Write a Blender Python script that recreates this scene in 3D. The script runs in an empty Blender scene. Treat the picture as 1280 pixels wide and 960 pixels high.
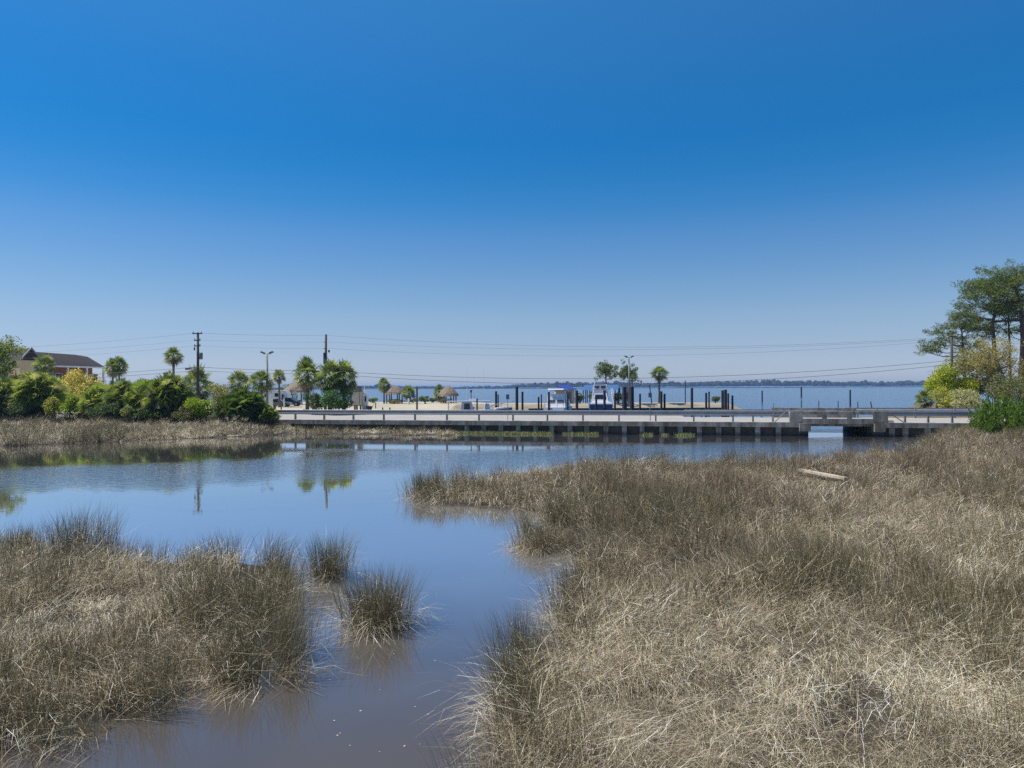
import bpy, math, random
import numpy as np
from mathutils import Vector, Matrix
random.seed(7)
RNG = np.random.default_rng(11)
rad = math.radians
scene = bpy.context.scene
COL = scene.collection

# ------------------------------------------------------------------ camera frame
H, F = 3.8, 888.0
def hz(x): return 484.0 - 0.0045 * (x - 640)
def at(x, y, Z): return Vector(((x - 640) / F * Z, Z, H - (y - hz(x)) / F * Z))
def px(x, Z, z=0.0): return Vector(((x - 640) / F * Z, Z, z))
def gz(x, y, z=0.0):                                   # point of height z seen at that place of the photo
    return px(x, (H - z) * F / (y - hz(x)), z)

# road frame: s along the seawall edge, t away from the creek
O2, E2, N2 = (0.0, 58.2), (0.9794, -0.2019), (0.2019, 0.9794)
ZD = 1.04
def R(s, t, z=0.0): return Vector((O2[0] + s*E2[0] + t*N2[0], O2[1] + s*E2[1] + t*N2[1], z))
def st(X, Y): return ((X-O2[0])*E2[0] + (Y-O2[1])*E2[1], (X-O2[0])*N2[0] + (Y-O2[1])*N2[1])
def sx(x, t=0.0):
    q = (x - 640) / F
    return (q*(O2[1] + N2[1]*t) - N2[0]*t) / (E2[0] - E2[1]*q)
ROADANG = math.atan2(E2[1], E2[0])

# ------------------------------------------------------------------ materials
def new_mat(name):
    m = bpy.data.materials.new(name); m.use_nodes = True
    nt = m.node_tree; b = nt.nodes['Principled BSDF']
    return m, nt, b
def mat(name, c, rough=0.7, metal=0.0, var=0.25, scale=3.0, c2=None, bump=0.0, spec=0.5, stretch=None, tide=None):
    m, nt, b = new_mat(name)
    N = nt.nodes; L = nt.links
    tc = N.new('ShaderNodeTexCoord'); src = tc.outputs['Object']
    if stretch:
        mp = N.new('ShaderNodeMapping'); mp.inputs['Scale'].default_value = stretch
        L.new(src, mp.inputs['Vector']); src = mp.outputs[0]
    n = N.new('ShaderNodeTexNoise'); n.inputs['Scale'].default_value = scale; n.inputs['Detail'].default_value = 7
    n.inputs['Roughness'].default_value = 0.65
    L.new(src, n.inputs['Vector'])
    r = N.new('ShaderNodeValToRGB'); r.color_ramp.elements[0].position = 0.3; r.color_ramp.elements[1].position = 0.7
    d = c2 if c2 else tuple(max(0, v*(1-var)) for v in c)
    r.color_ramp.elements[0].color = (*d, 1); r.color_ramp.elements[1].color = (*[min(1, v*(1+var*0.5)) for v in c], 1)
    L.new(n.outputs['Fac'], r.inputs['Fac']); L.new(r.outputs['Color'], b.inputs['Base Color'])
    if tide is not None:
        g = N.new('ShaderNodeNewGeometry'); mp2 = N.new('ShaderNodeMapping'); mp2.inputs['Scale'].default_value = (1.7, 1.7, .22)
        n2 = N.new('ShaderNodeTexNoise'); n2.inputs['Scale'].default_value = 1.0; n2.inputs['Detail'].default_value = 8; n2.inputs['Roughness'].default_value = .7
        L.new(g.outputs['Position'], mp2.inputs['Vector']); L.new(mp2.outputs[0], n2.inputs['Vector'])
        r2 = N.new('ShaderNodeValToRGB'); r2.color_ramp.elements[0].position = .36; r2.color_ramp.elements[0].color = (.42,.36,.30,1)
        r2.color_ramp.elements[1].position = .58; r2.color_ramp.elements[1].color = (1,1,1,1)
        L.new(n2.outputs['Fac'], r2.inputs['Fac'])
        sz = N.new('ShaderNodeSeparateXYZ'); L.new(g.outputs['Position'], sz.inputs[0])
        ma = N.new('ShaderNodeMath'); ma.operation = 'MULTIPLY_ADD'; ma.inputs[1].default_value = -.30
        L.new(n2.outputs['Fac'], ma.inputs[0]); L.new(sz.outputs['Z'], ma.inputs[2])
        r3 = N.new('ShaderNodeMapRange'); r3.inputs['From Min'].default_value = tide-.06; r3.inputs['From Max'].default_value = tide+.07
        r3.inputs['To Min'].default_value = .38; L.new(ma.outputs[0], r3.inputs['Value'])
        m1 = N.new('ShaderNodeMix'); m1.data_type = 'RGBA'; m1.blend_type = 'MULTIPLY'; m1.inputs['Factor'].default_value = 1
        L.new(r.outputs['Color'], m1.inputs['A']); L.new(r2.outputs['Color'], m1.inputs['B'])
        m3 = N.new('ShaderNodeMix'); m3.data_type = 'RGBA'; m3.blend_type = 'MULTIPLY'; m3.inputs['Factor'].default_value = 1
        L.new(m1.outputs['Result'], m3.inputs['A']); L.new(r3.outputs[0], m3.inputs['B']); L.new(m3.outputs['Result'], b.inputs['Base Color'])
    b.inputs['Roughness'].default_value = rough; b.inputs['Metallic'].default_value = metal
    b.inputs['Specular IOR Level'].default_value = spec
    if bump:
        bp = N.new('ShaderNodeBump'); bp.inputs['Strength'].default_value = bump; bp.inputs['Distance'].default_value = 0.03
        L.new(n.outputs['Fac'], bp.inputs['Height']); L.new(bp.outputs[0], b.inputs['Normal'])
    return m
def leaf_mat(name, trans=0.35, rough=0.55, gain=1.0):
    m = bpy.data.materials.new(name); m.use_nodes = True
    nt = m.node_tree; N = nt.nodes; L = nt.links; N.clear()
    a = N.new('ShaderNodeAttribute'); a.attribute_name = 'Col'
    p = N.new('ShaderNodeBsdfPrincipled'); p.inputs['Roughness'].default_value = rough
    p.inputs['Specular IOR Level'].default_value = 0.3
    t = N.new('ShaderNodeBsdfTranslucent'); mx = N.new('ShaderNodeMixShader'); mx.inputs[0].default_value = trans
    o = N.new('ShaderNodeOutputMaterial')
    L.new(a.outputs['Color'], p.inputs['Base Color']); L.new(a.outputs['Color'], t.inputs['Color'])
    L.new(p.outputs[0], mx.inputs[1]); L.new(t.outputs[0], mx.inputs[2]); L.new(mx.outputs[0], o.inputs['Surface'])
    return m
M = dict(
    leaf=leaf_mat('leaf', 0.5), grass=leaf_mat('rush_blade', 0.22, 0.6), needle=leaf_mat('needle', 0.45),
    concrete=mat('concrete', (0.36, 0.335, 0.29), 0.9, var=0.55, scale=1.6, bump=0.3, tide=0.06),
    cap=mat('cap_concrete', (0.37, 0.35, 0.31), 0.9, var=0.5, scale=1.3, bump=0.2, tide=-0.6),
    pale_concrete=mat('pale_concrete', (0.58, 0.53, 0.45), 0.9, var=0.3, scale=2.0),
    wall_panel=mat('dark_panel', (0.085, 0.07, 0.055), 0.8, var=0.6, scale=1.3),  # mottled dark brown, much darker than the piles in front
    asphalt=mat('road_surface', (0.31, 0.30, 0.295), 0.95, var=0.12, scale=0.6, spec=0.15),
    paint_w=mat('white_line', (0.78, 0.78, 0.75), 0.8, var=0.15, scale=4),
    paint_y=mat('yellow_line', (0.70, 0.48, 0.06), 0.8, var=0.15, scale=4),
    galv=mat('galvanised', (0.30, 0.315, 0.335), 0.55, 0.35, var=0.2, scale=1.5),
    post=mat('steel_post', (0.22, 0.22, 0.22), 0.7, 0.3, var=0.3, scale=6),
    wood=mat('grey_wood', (0.16, 0.125, 0.095), 0.9, var=0.45, scale=5, stretch=(1, 1, 0.15)),
    pole=mat('pole_wood', (0.075, 0.06, 0.05), 0.9, var=0.5, scale=6, stretch=(1, 1, 0.1)),
    piling=mat('piling_wood', (0.035, 0.03, 0.03), 0.8, var=0.5, scale=5, stretch=(1, 1, 0.2)),
    bleached=mat('bleached_wood', (0.46, 0.385, 0.29), 0.9, var=0.3, scale=6, stretch=(0.3, 1, 1)),
    wire=mat('wire', (0.03, 0.03, 0.035), 0.6),
    sand=mat('sand', (0.40, 0.355, 0.29), 1.0, var=0.3, scale=0.12, c2=(0.30, 0.28, 0.20), spec=0.1),
    soil=mat('soil', (0.20, 0.16, 0.10), 1.0, var=0.5, scale=0.4, spec=0.1),
    trunk=mat('palm_trunk', (0.17, 0.14, 0.11), 0.95, var=0.5, scale=6, bump=0.5, stretch=(1, 1, 3)),
    bark=mat('bark', (0.11, 0.08, 0.06), 0.95, var=0.5, scale=5, bump=0.5, stretch=(1, 1, 0.3)),
    greybark=mat('grey_bark', (0.14, 0.12, 0.10), 0.95, var=0.4, scale=5),
    shingle=mat('roof_shingle', (0.036, 0.028, 0.031), 0.9, var=0.35, scale=4, stretch=(1, 1, 5)),
    brick=mat('red_brick', (0.33, 0.135, 0.065), 0.9, var=0.35, scale=7),
    white=mat('white_paint', (0.78, 0.78, 0.76), 0.5, var=0.08, scale=1.5),
    cream=mat('cream_wall', (0.60, 0.47, 0.28), 0.8, var=0.2, scale=3),
    beige=mat('beige_panel', (0.50, 0.47, 0.38), 0.7, var=0.2, scale=1.2),
    glass=mat('dark_glass', (0.02, 0.025, 0.035), 0.08, var=0.2),
    teal=mat('teal_paint', (0.10, 0.28, 0.33), 0.5),
    gel=mat('white_gelcoat', (0.66, 0.67, 0.71), 0.25, var=0.06, scale=1),
    blue_hull=mat('blue_gelcoat', (0.03, 0.085, 0.19), 0.25, var=0.1),
    navy=mat('navy_gelcoat', (0.02, 0.05, 0.20), 0.25, var=0.1),
    blue_roof=mat('blue_metal_roof', (0.012, 0.045, 0.26), 0.45, var=0.12),
    sky_roof=mat('bright_blue_canvas', (0.03, 0.11, 0.27), 0.7, var=0.12),
    navy_cloth=mat('navy_cloth', (0.015, 0.025, 0.12), 0.8),
    thatch=mat('thatch', (0.235, 0.185, 0.14), 1.0, var=0.5, scale=3, bump=0.8, stretch=(3, 3, 0.7)),
    steel=mat('stainless', (0.6, 0.6, 0.62), 0.25, 0.9),
    rubber=mat('tyre_rubber', (0.02, 0.02, 0.02), 0.9),
    carpaint=mat('dark_green_paint', (0.03, 0.045, 0.045), 0.3),
    greypaint=mat('grey_paint', (0.14, 0.15, 0.16), 0.3),
    rust=mat('rust_wood', (0.22, 0.09, 0.05), 0.9),
    dark=mat('dark_grey', (0.04, 0.04, 0.045), 0.7),
    grey=mat('mid_grey', (0.25, 0.26, 0.27), 0.6),
    stone=mat('riprap', (0.25, 0.23, 0.20), 0.95, var=0.5, scale=2),
)

# ------------------------------------------------------------------ mesh builder
class MB:
    def __init__(s): s.v = []; s.f = []
    def add(s, vs, fs):
        o = len(s.v); s.v += [Vector(p) for p in vs]; s.f += [tuple(i+o for i in f) for f in fs]; return s
    def hexa(s, p):   # 8 points: bottom loop 4, top loop 4
        return s.add(p, [(3,2,1,0),(4,5,6,7),(0,1,5,4),(1,2,6,5),(2,3,7,6),(3,0,4,7)])
    def box(s, c, d, rz=0.0, taper=1.0):
        cx, cy, cz = c; dx, dy, dz = d[0]/2, d[1]/2, d[2]/2
        P = []
        for z, k in ((-dz, 1), (dz, taper)):
            for x, y in ((-dx,-dy),(dx,-dy),(dx,dy),(-dx,dy)):
                x2, y2 = x*k, y*k
                P.append((cx + x2*math.cos(rz) - y2*math.sin(rz), cy + x2*math.sin(rz) + y2*math.cos(rz), cz + z))
        return s.hexa(P)
    def rbox(s, s0, s1, t0, t1, z0, z1):      # box in the road frame
        return s.hexa([R(s0,t0,z0),R(s1,t0,z0),R(s1,t1,z0),R(s0,t1,z0),R(s0,t0,z1),R(s1,t0,z1),R(s1,t1,z1),R(s0,t1,z1)])
    def tube(s, pts, rs, n=8, cap=True):
        pts = [Vector(p) for p in pts]
        if not hasattr(rs, '__len__'): rs = [rs]*len(pts)
        o = len(s.v); prev = None
        for i, p in enumerate(pts):
            d = (pts[min(i+1, len(pts)-1)] - pts[max(i-1, 0)])
            d = d.normalized() if d.length > 1e-9 else Vector((0,0,1))
            if prev is None:
                a = Vector((1,0,0)) if abs(d.x) < 0.8 else Vector((0,1,0))
                u = d.cross(a).normalized()
            else:
                u = (prev - d*prev.dot(d)); u = u.normalized() if u.length > 1e-6 else d.orthogonal().normalized()
            prev = u; w = d.cross(u)
            for k in range(n):
                an = 2*math.pi*k/n
                s.v.append(p + (u*math.cos(an) + w*math.sin(an))*rs[i])
        for i in range(len(pts)-1):
            for k in range(n):
                a, b = o+i*n+k, o+i*n+(k+1) % n
                s.f.append((a, b, b+n, a+n))
        if cap:
            s.f.append(tuple(o+k for k in reversed(range(n))))
            s.f.append(tuple(o+(len(pts)-1)*n+k for k in range(n)))
        return s
    def loft(s, rings, closed=True, cap=True):
        o = len(s.v); n = len(rings[0])
        for r in rings: s.v += [Vector(p) for p in r]
        for i in range(len(rings)-1):
            for k in range(n if closed else n-1):
                a, b = o+i*n+k, o+i*n+(k+1) % n
                s.f.append((a, b, b+n, a+n))
        if cap and closed:
            s.f.append(tuple(o+k for k in reversed(range(n)))); s.f.append(tuple(o+(len(rings)-1)*n+k for k in range(n)))
        return s
    def build(s, name, m, parent=None, smooth=False, world=True, loc=None):
        off = Vector((0,0,0))
        if parent is not None and world: off = root_loc(parent)
        if loc is not None: off = Vector(loc)
        me = bpy.data.meshes.new(name)
        me.from_pydata([tuple(p - off) for p in s.v], [], s.f); me.update()
        if smooth:
            for p in me.polygons: p.use_smooth = True
        me.materials.append(m)
        o = bpy.data.objects.new(name, me); COL.objects.link(o)
        if parent is not None: o.parent = parent
        elif loc is not None: o.location = loc
        return o
def root_loc(o):
    l = Vector(o.location); p = o.parent
    while p is not None: l = l + Vector(p.location); p = p.parent
    return l
def tag(o, label=None, cat=None, group=None, kind=None):
    if label: o['label'] = label
    if cat: o['category'] = cat
    if group: o['group'] = group
    if kind: o['kind'] = kind
    return o
def thing(name, label, cat, loc, group=None, rz=0.0):
    o = bpy.data.objects.new(name, None); COL.objects.link(o)
    o.empty_display_size = 0.2; o.location = loc; o.rotation_euler = (0, 0, rz)
    return tag(o, label, cat, group)
def np_mesh(name, V, Q, C, m, parent=None, loc=None):
    """V (n,3) verts, Q (k,4) quads, C (n,3) vertex colours; world coordinates."""
    off = np.zeros(3)
    if parent is not None: off = np.array(root_loc(parent))
    if loc is not None: off = np.array(loc)
    V = V - off
    me = bpy.data.meshes.new(name)
    n, k = len(V), len(Q)
    me.vertices.add(n); me.vertices.foreach_set('co', V.astype(np.float32).ravel())
    me.loops.add(k*4); me.loops.foreach_set('vertex_index', Q.astype(np.int32).ravel())
    me.polygons.add(k)
    me.polygons.foreach_set('loop_start', np.arange(0, k*4, 4, dtype=np.int32))
    a = me.attributes.new('Col', 'FLOAT_COLOR', 'POINT')
    a.data.foreach_set('color', np.concatenate([C, np.ones((n, 1))], 1).astype(np.float32).ravel())
    me.update(calc_edges=True); me.validate()
    me.materials.append(m)
    o = bpy.data.objects.new(name, me); COL.objects.link(o)
    if parent is not None: o.parent = parent
    elif loc is not None: o.location = tuple(loc)
    return o

# ------------------------------------------------------------------ foliage generators (numpy)
def unit(a): return a / np.maximum(np.linalg.norm(a, axis=-1, keepdims=True), 1e-9)
def leaf_quads(P, size, cols, up=0.3, aspect=0.5, rng=RNG, dirs=None):
    n = len(P)
    d = unit(rng.normal(size=(n,3)) + np.array([0,0,up])) if dirs is None else unit(dirs)
    r = unit(np.cross(d, rng.normal(size=(n,3))))
    s = (size*rng.uniform(0.6, 1.3, n))[:,None]
    w = s*aspect*0.5
    nrm = np.cross(d, r)
    V = np.stack([P - d*s*0.5, P + r*w + nrm*s*0.06, P + d*s*0.5, P - r*w + nrm*s*0.06], 1).reshape(-1,3)
    Q = np.arange(n*4).reshape(n,4)
    C = np.repeat(cols, 4, 0)
    return V, Q, C
def pick(cols, n, jit=0.25, rng=RNG):
    c = np.array(cols)[rng.integers(0, len(cols), n)]
    return np.clip(c*(1 + jit*rng.normal(size=(n,1))), 0.005, 1)
def lobed(n, center, size, lobes, rng=RNG, shell=0.55, flat=1.0):
    """points in the volume of an uneven crown made of several lobes"""
    c = np.array(center); sz = np.array(size)
    L = []
    for i in range(lobes):
        d = unit(rng.normal(size=3)); d[2] = d[2]*0.9 + 0.1
        L.append((c + d*sz*rng.uniform(0.45, 0.72), sz*rng.uniform(0.28, 0.46)))
    L.append((c, sz*0.5))
    out = []
    per = n//len(L)
    for (p, r) in L:
        d = unit(rng.normal(size=(per,3)))
        rr = rng.uniform(shell**3, 1, (per,1))**(1/3) * rng.uniform(0.85, 1.15, (per,1))
        out.append(p + d*rr*r*np.array([1,1,flat]))
    return np.concatenate(out), L
def shrub(name, label, cat, base, w, h, cols, n=2600, leaf=0.16, lobes=9, group=None, stem=True, up=0.3, aspect=0.55, jit=0.3, depth=None, clump=True):
    rng = np.random.default_rng(abs(hash((round(base[0],2), round(base[1],2)))) % 2**32 if False else int(abs(base[0]*131 + base[1]*977 + w*37)))
    t = thing(name, label, cat, base, group)
    c = (base[0], base[1], base[2] + h*0.52)
    P, L = lobed(n, c, (w*0.56, (depth or w)*0.5, h*0.52), lobes, rng)
    P[:,2] = np.maximum(P[:,2], base[2] + 0.02)
    C = pick(cols, len(P), jit, rng)
    V, Q, C = leaf_quads(P, leaf, C, up, aspect, rng)
    np_mesh('foliage', V, Q, C, M['leaf'], t)
    if stem:
        b = MB()
        for i in range(5):
            p, r = L[i % len(L)]
            q = Vector(base) + Vector((random.uniform(-.15,.15)*w, random.uniform(-.1,.1)*w, 0))
            e = Vector(p)
            b.tube([q, q.lerp(e, .5) + Vector((random.uniform(-.2,.2), random.uniform(-.2,.2), .1)), e], [0.06, 0.04, 0.015], 5)
        b.build('stem', M['greybark'], t)
    return t

def fan_fronds(n, elev, rng, R_pet=0.55, R_fan=0.5, cols=None, dead_from=-0.2, dead_cols=None, droop=0.3, leaflets=15, base_r=0.06, center=(0,0,0), lw=.06, twist=.45):
    """n fan shaped palm leaves round a centre. elev = (low, high) in degrees"""
    Vs, Cs = [], []
    for i in range(n):
        az = i*2.39996 + rng.uniform(-.3,.3)
        f = (i + rng.uniform(-.5,.5))/n
        el = rad(elev[1] + (elev[0]-elev[1])*np.clip(f,0,1))
        d = np.array([math.cos(az)*math.cos(el), math.sin(az)*math.cos(el), math.sin(el)])
        side = np.array([-math.sin(az), math.cos(az), 0.0])
        nr = np.cross(side, d)*-1
        tw = rng.normal()*twist; side, nr = side*math.cos(tw) + nr*math.sin(tw), nr*math.cos(tw) - side*math.sin(tw)
        k = rng.uniform(.85, 1.15)
        hub = d*R_pet*k - np.array([0,0,1])*0.12*droop*R_pet
        o = d*base_r
        isdead = math.sin(el) < dead_from
        col = pick(dead_cols if isdead else cols, 1, 0.18, rng)[0]
        # petiole
        wv = side*0.018
        Vs.append([o-wv, o+wv, hub+wv*.6, hub-wv*.6]); Cs.append([col*.9]*4)
        fold = rng.uniform(.1,.35)
        for j in range(leaflets):
            a = rad(-112 + 224*j/(leaflets-1)) + rng.normal()*0.04
            dd = d*math.cos(a) + side*math.sin(a) + nr*fold*abs(math.sin(a))
            Rl = R_fan*k*(0.72 + 0.28*math.cos(a))*rng.uniform(.88,1.1)
            tip = hub + dd*Rl - np.array([0,0,1])*droop*Rl*(0.35 + 0.65*abs(math.sin(a)))*rng.uniform(.6,1.3)
            mid = hub + dd*Rl*0.55
            pw = (side*math.cos(a) - d*math.sin(a))*Rl*lw
            c = col*rng.uniform(.8,1.2)
            Vs.append([hub, mid-pw, tip, mid+pw]); Cs.append([c, c, c*1.05, c])
    V = np.array(Vs).reshape(-1,3) + np.array(center); C = np.clip(np.array(Cs).reshape(-1,3), .004, 1)
    return V, np.arange(len(V)).reshape(-1,4), C
GREENS = [(0.19,0.27,0.04),(0.26,0.31,0.05),(0.10,0.16,0.035),(0.36,0.37,0.10),(0.16,0.21,0.08)]
DEAD = [(0.24,0.19,0.12),(0.17,0.14,0.10),(0.13,0.11,0.08)]

# =================================================================== SETTING
def poly_sheet(name, pts, z, m, kind='structure'):
    b = MB(); b.add([(p[0], p[1], z) for p in pts], [tuple(range(len(pts)))])
    return tag(b.build(name, m), kind=kind)

# ---- water materials
def water_mat(name, base, base2, rough, bumps, ior=1.33, swirl=0.25, curve=None, silt=None):
    m, nt, b = new_mat(name); N = nt.nodes; L = nt.links
    g = N.new('ShaderNodeNewGeometry')
    n1 = N.new('ShaderNodeTexNoise'); n1.inputs['Scale'].default_value = swirl; n1.inputs['Detail'].default_value = 5
    n1.inputs['Distortion'].default_value = 1.2
    L.new(g.outputs['Position'], n1.inputs['Vector'])
    mx = N.new('ShaderNodeMix'); mx.data_type = 'RGBA'
    mx.inputs['A'].default_value = (*base,1); mx.inputs['B'].default_value = (*base2,1)
    L.new(n1.outputs['Fac'], mx.inputs['Factor'])
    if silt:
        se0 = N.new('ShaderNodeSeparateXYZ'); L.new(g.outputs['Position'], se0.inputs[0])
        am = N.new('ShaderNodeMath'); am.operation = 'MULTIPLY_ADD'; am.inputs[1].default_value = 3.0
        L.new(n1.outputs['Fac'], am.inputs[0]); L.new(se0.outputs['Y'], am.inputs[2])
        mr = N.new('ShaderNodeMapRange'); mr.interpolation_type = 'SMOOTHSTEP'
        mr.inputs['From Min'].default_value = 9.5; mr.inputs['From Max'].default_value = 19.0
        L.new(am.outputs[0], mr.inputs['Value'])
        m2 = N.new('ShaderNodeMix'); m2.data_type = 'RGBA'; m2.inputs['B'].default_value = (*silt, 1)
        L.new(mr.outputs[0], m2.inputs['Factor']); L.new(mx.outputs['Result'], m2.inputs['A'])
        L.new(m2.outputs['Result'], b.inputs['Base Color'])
    else:
        L.new(mx.outputs['Result'], b.inputs['Base Color'])
    b.inputs['Roughness'].default_value = rough; b.inputs['IOR'].default_value = ior
    prev = None
    for (sc, stretch, strength, dist, zoned) in bumps:
        mp = N.new('ShaderNodeMapping'); mp.inputs['Scale'].default_value = stretch
        L.new(g.outputs['Position'], mp.inputs['Vector'])
        n = N.new('ShaderNodeTexNoise'); n.inputs['Scale'].default_value = sc; n.inputs['Detail'].default_value = 3
        L.new(mp.outputs[0], n.inputs['Vector'])
        bp = N.new('ShaderNodeBump'); bp.inputs['Distance'].default_value = dist; bp.inputs['Strength'].default_value = strength
        L.new(n.outputs['Fac'], bp.inputs['Height'])
        if zoned:
            # a breeze patch: rippled between two distances up the creek, edge broken by noise
            se = N.new('ShaderNodeSeparateXYZ'); L.new(g.outputs['Position'], se.inputs[0])
            wn = N.new('ShaderNodeTexNoise'); wn.inputs['Scale'].default_value = 0.11; wn.inputs['Detail'].default_value = 5; L.new(g.outputs['Position'], wn.inputs['Vector'])
            ad = N.new('ShaderNodeMath'); ad.operation = 'MULTIPLY_ADD'; ad.inputs[1].default_value = 13.0
            ad2 = N.new('ShaderNodeMath'); ad2.operation = 'MULTIPLY_ADD'; ad2.inputs[1].default_value = -0.35
            L.new(se.outputs['X'], ad2.inputs[0]); L.new(se.outputs['Y'], ad2.inputs[2])
            L.new(wn.outputs['Fac'], ad.inputs[0]); L.new(ad2.outputs[0], ad.inputs[2])
            r = N.new('ShaderNodeMapRange'); r.interpolation_type = 'SMOOTHSTEP'
            r.inputs['From Min'].default_value = zoned[0]; r.inputs['From Max'].default_value = zoned[0]+9.0
            L.new(ad.outputs[0], r.inputs['Value'])
            r2 = N.new('ShaderNodeMapRange'); r2.interpolation_type = 'SMOOTHSTEP'
            r2.inputs['From Min'].default_value = zoned[1]; r2.inputs['From Max'].default_value = zoned[1]+6.0
            r2.inputs['To Min'].default_value = 1.0; r2.inputs['To Max'].default_value = 0.03
            L.new(ad.outputs[0], r2.inputs['Value'])
            mu = N.new('ShaderNodeMath'); mu.operation = 'MULTIPLY'
            L.new(r.outputs[0], mu.inputs[0]); L.new(r2.outputs[0], mu.inputs[1])
            mu2 = N.new('ShaderNodeMath'); mu2.operation = 'MULTIPLY'; mu2.inputs[1].default_value = strength
            L.new(mu.outputs[0], mu2.inputs[0]); L.new(mu2.outputs[0], bp.inputs['Strength'])
        if prev: L.new(prev.outputs[0], bp.inputs['Normal'])
        prev = bp
    L.new(prev.outputs[0], b.inputs['Normal'])
    if curve:
        b.inputs['Specular IOR Level'].default_value = 0.0
        gl = N.new('ShaderNodeBsdfGlossy'); gl.inputs['Roughness'].default_value = rough; gl.inputs['Color'].default_value = (.97,.98,1,1)
        L.new(prev.outputs[0], gl.inputs['Normal'])
        lw = N.new('ShaderNodeLayerWeight'); lw.inputs['Blend'].default_value = .5
        L.new(prev.outputs[0], lw.inputs['Normal'])
        cr = N.new('ShaderNodeValToRGB'); e = cr.color_ramp.elements
        e[0].position, e[0].color = 0.0, (.03,.03,.03,1); e[1].position, e[1].color = 1.0, (1,1,1,1)
        for p_, v_ in curve:
            q = e.new(p_); q.color = (v_, v_, v_, 1)
        L.new(lw.outputs['Facing'], cr.inputs['Fac'])
        ms = N.new('ShaderNodeMixShader'); L.new(cr.outputs['Color'], ms.inputs[0]); L.new(b.outputs[0], ms.inputs[1]); L.new(gl.outputs[0], ms.inputs[2])
        L.new(ms.outputs[0], N['Material Output'].inputs['Surface'])
    return m
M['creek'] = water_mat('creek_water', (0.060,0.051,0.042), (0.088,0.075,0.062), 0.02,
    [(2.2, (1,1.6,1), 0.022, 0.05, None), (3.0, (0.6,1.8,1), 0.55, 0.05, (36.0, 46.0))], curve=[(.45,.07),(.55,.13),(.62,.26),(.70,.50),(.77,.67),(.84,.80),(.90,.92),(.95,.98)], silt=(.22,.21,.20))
M['bay'] = water_mat('bay_water', (0.012,0.055,0.13), (0.02,0.075,0.16), 0.12,
    [(0.55, (0.5,1.3,1), 0.8, 0.25, None), (2.5, (0.7,1.4,1), 0.6, 0.08, None)], swirl=0.02)

BIG = 7000.0
LINE = [R(-420, 4.5), R(420, 4.5)]
k1 = (LINE[0]-LINE[1]).normalized()
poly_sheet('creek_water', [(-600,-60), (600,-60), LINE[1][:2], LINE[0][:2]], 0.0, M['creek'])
poly_sheet('bay_water', [LINE[0][:2], LINE[1][:2], (BIG, LINE[1].y), (BIG, BIG), (-BIG, BIG), (-BIG, LINE[0].y)], 0.0, M['bay'])

# ---- marsh outlines, from the photograph's waterlines
def gp(*pp): return [tuple(gz(x, y)[:2]) for x, y in pp]
RIGHT = gp((506,622),(548,634),(590,636),(640,637),(682,646),(676,660),(652,668),(650,684),(672,692),(722,697),(716,722),(702,744),(708,758),(694,776),(690,800),(668,832),(642,868),(622,905),(590,960)) \
      + [(-0.5,5.2),(-0.2,3.4),(8,3.0),(30,6),(50,20),(56,40),(50,52)] \
      + [tuple(R(34.5,-0.6)[:2]), tuple(R(31.5,-2.2)[:2])] \
      + [tuple(px(x,Z)[:2]) for x,Z in ((1150,42),(1100,38.5),(1040,35.5),(960,34.5),(880,34),(800,34.8),(720,34),(640,30.5),(580,27.5),(530,25.6))]
LEFT = gp((372,866),(340,862),(300,862),(262,850),(235,862),(205,880),(165,915),(120,935),(60,938),(-20,950),(-120,960)) \
     + [(-12,8),(-26,12),(-26,17.5)] \
     + [tuple(px(x,Z)[:2]) for x,Z in ((-20,17.4),(60,17.0),(160,16.2),(230,15.4),(300,15.6),(345,15.2),(358,14.2),(370,12.6),(374,11.0),(374,9.8))]
BANK = [tuple(gz(x,y)[:2]) for x,y in ((-120,563),(0,558),(60,556),(130,553),(200,549.5),(300,546),(345,544),(400,543.4),(460,543.5),(520,544.6),(570,545))] \
     + [tuple(R(s,-0.12)[:2]) for s in (-4.5,-21,-40,-58,-90)] + [(-95,60)]
def inside(P, poly):
    P = np.asarray(P); x, y = P[:,0], P[:,1]; r = np.zeros(len(P), bool)
    a = np.array(poly); b = np.roll(a, -1, 0)
    for (x0,y0),(x1,y1) in zip(a, b):
        c = ((y0 > y) != (y1 > y))
        with np.errstate(divide='ignore', invalid='ignore'):
            xi = (x1-x0)*(y-y0)/(y1-y0+1e-12)+x0
        r ^= c & (x < xi)
    return r
def sdf(P, poly):
    P = np.asarray(P)[:, :2]; d = np.full(len(P), 1e9)
    a = np.array(poly); b = np.roll(a, -1, 0)
    for p0, p1 in zip(a, b):
        e = p1-p0; w = P-p0
        h = np.clip((w@e)/(e@e+1e-12), 0, 1)[:,None]
        d = np.minimum(d, np.linalg.norm(w - h*e, axis=1))
    return np.where(inside(P, poly), d, -d)
def vnoise(P, scale, seed):
    r = np.random.default_rng(seed); v = np.zeros(len(P))
    for k in range(7):
        an = r.uniform(0, 6.283); f = scale*r.uniform(.6, 1.9)
        v += np.sin(P[:,0]*math.cos(an)*f + P[:,1]*math.sin(an)*f + r.uniform(0, 6.283) + 1.3*np.sin(P[:,1]*f*.37+k))
    return v/3.2
def sstep(a, b, v):
    t = np.clip((v-a)/(b-a), 0, 1); return t*t*(3-2*t)
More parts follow.
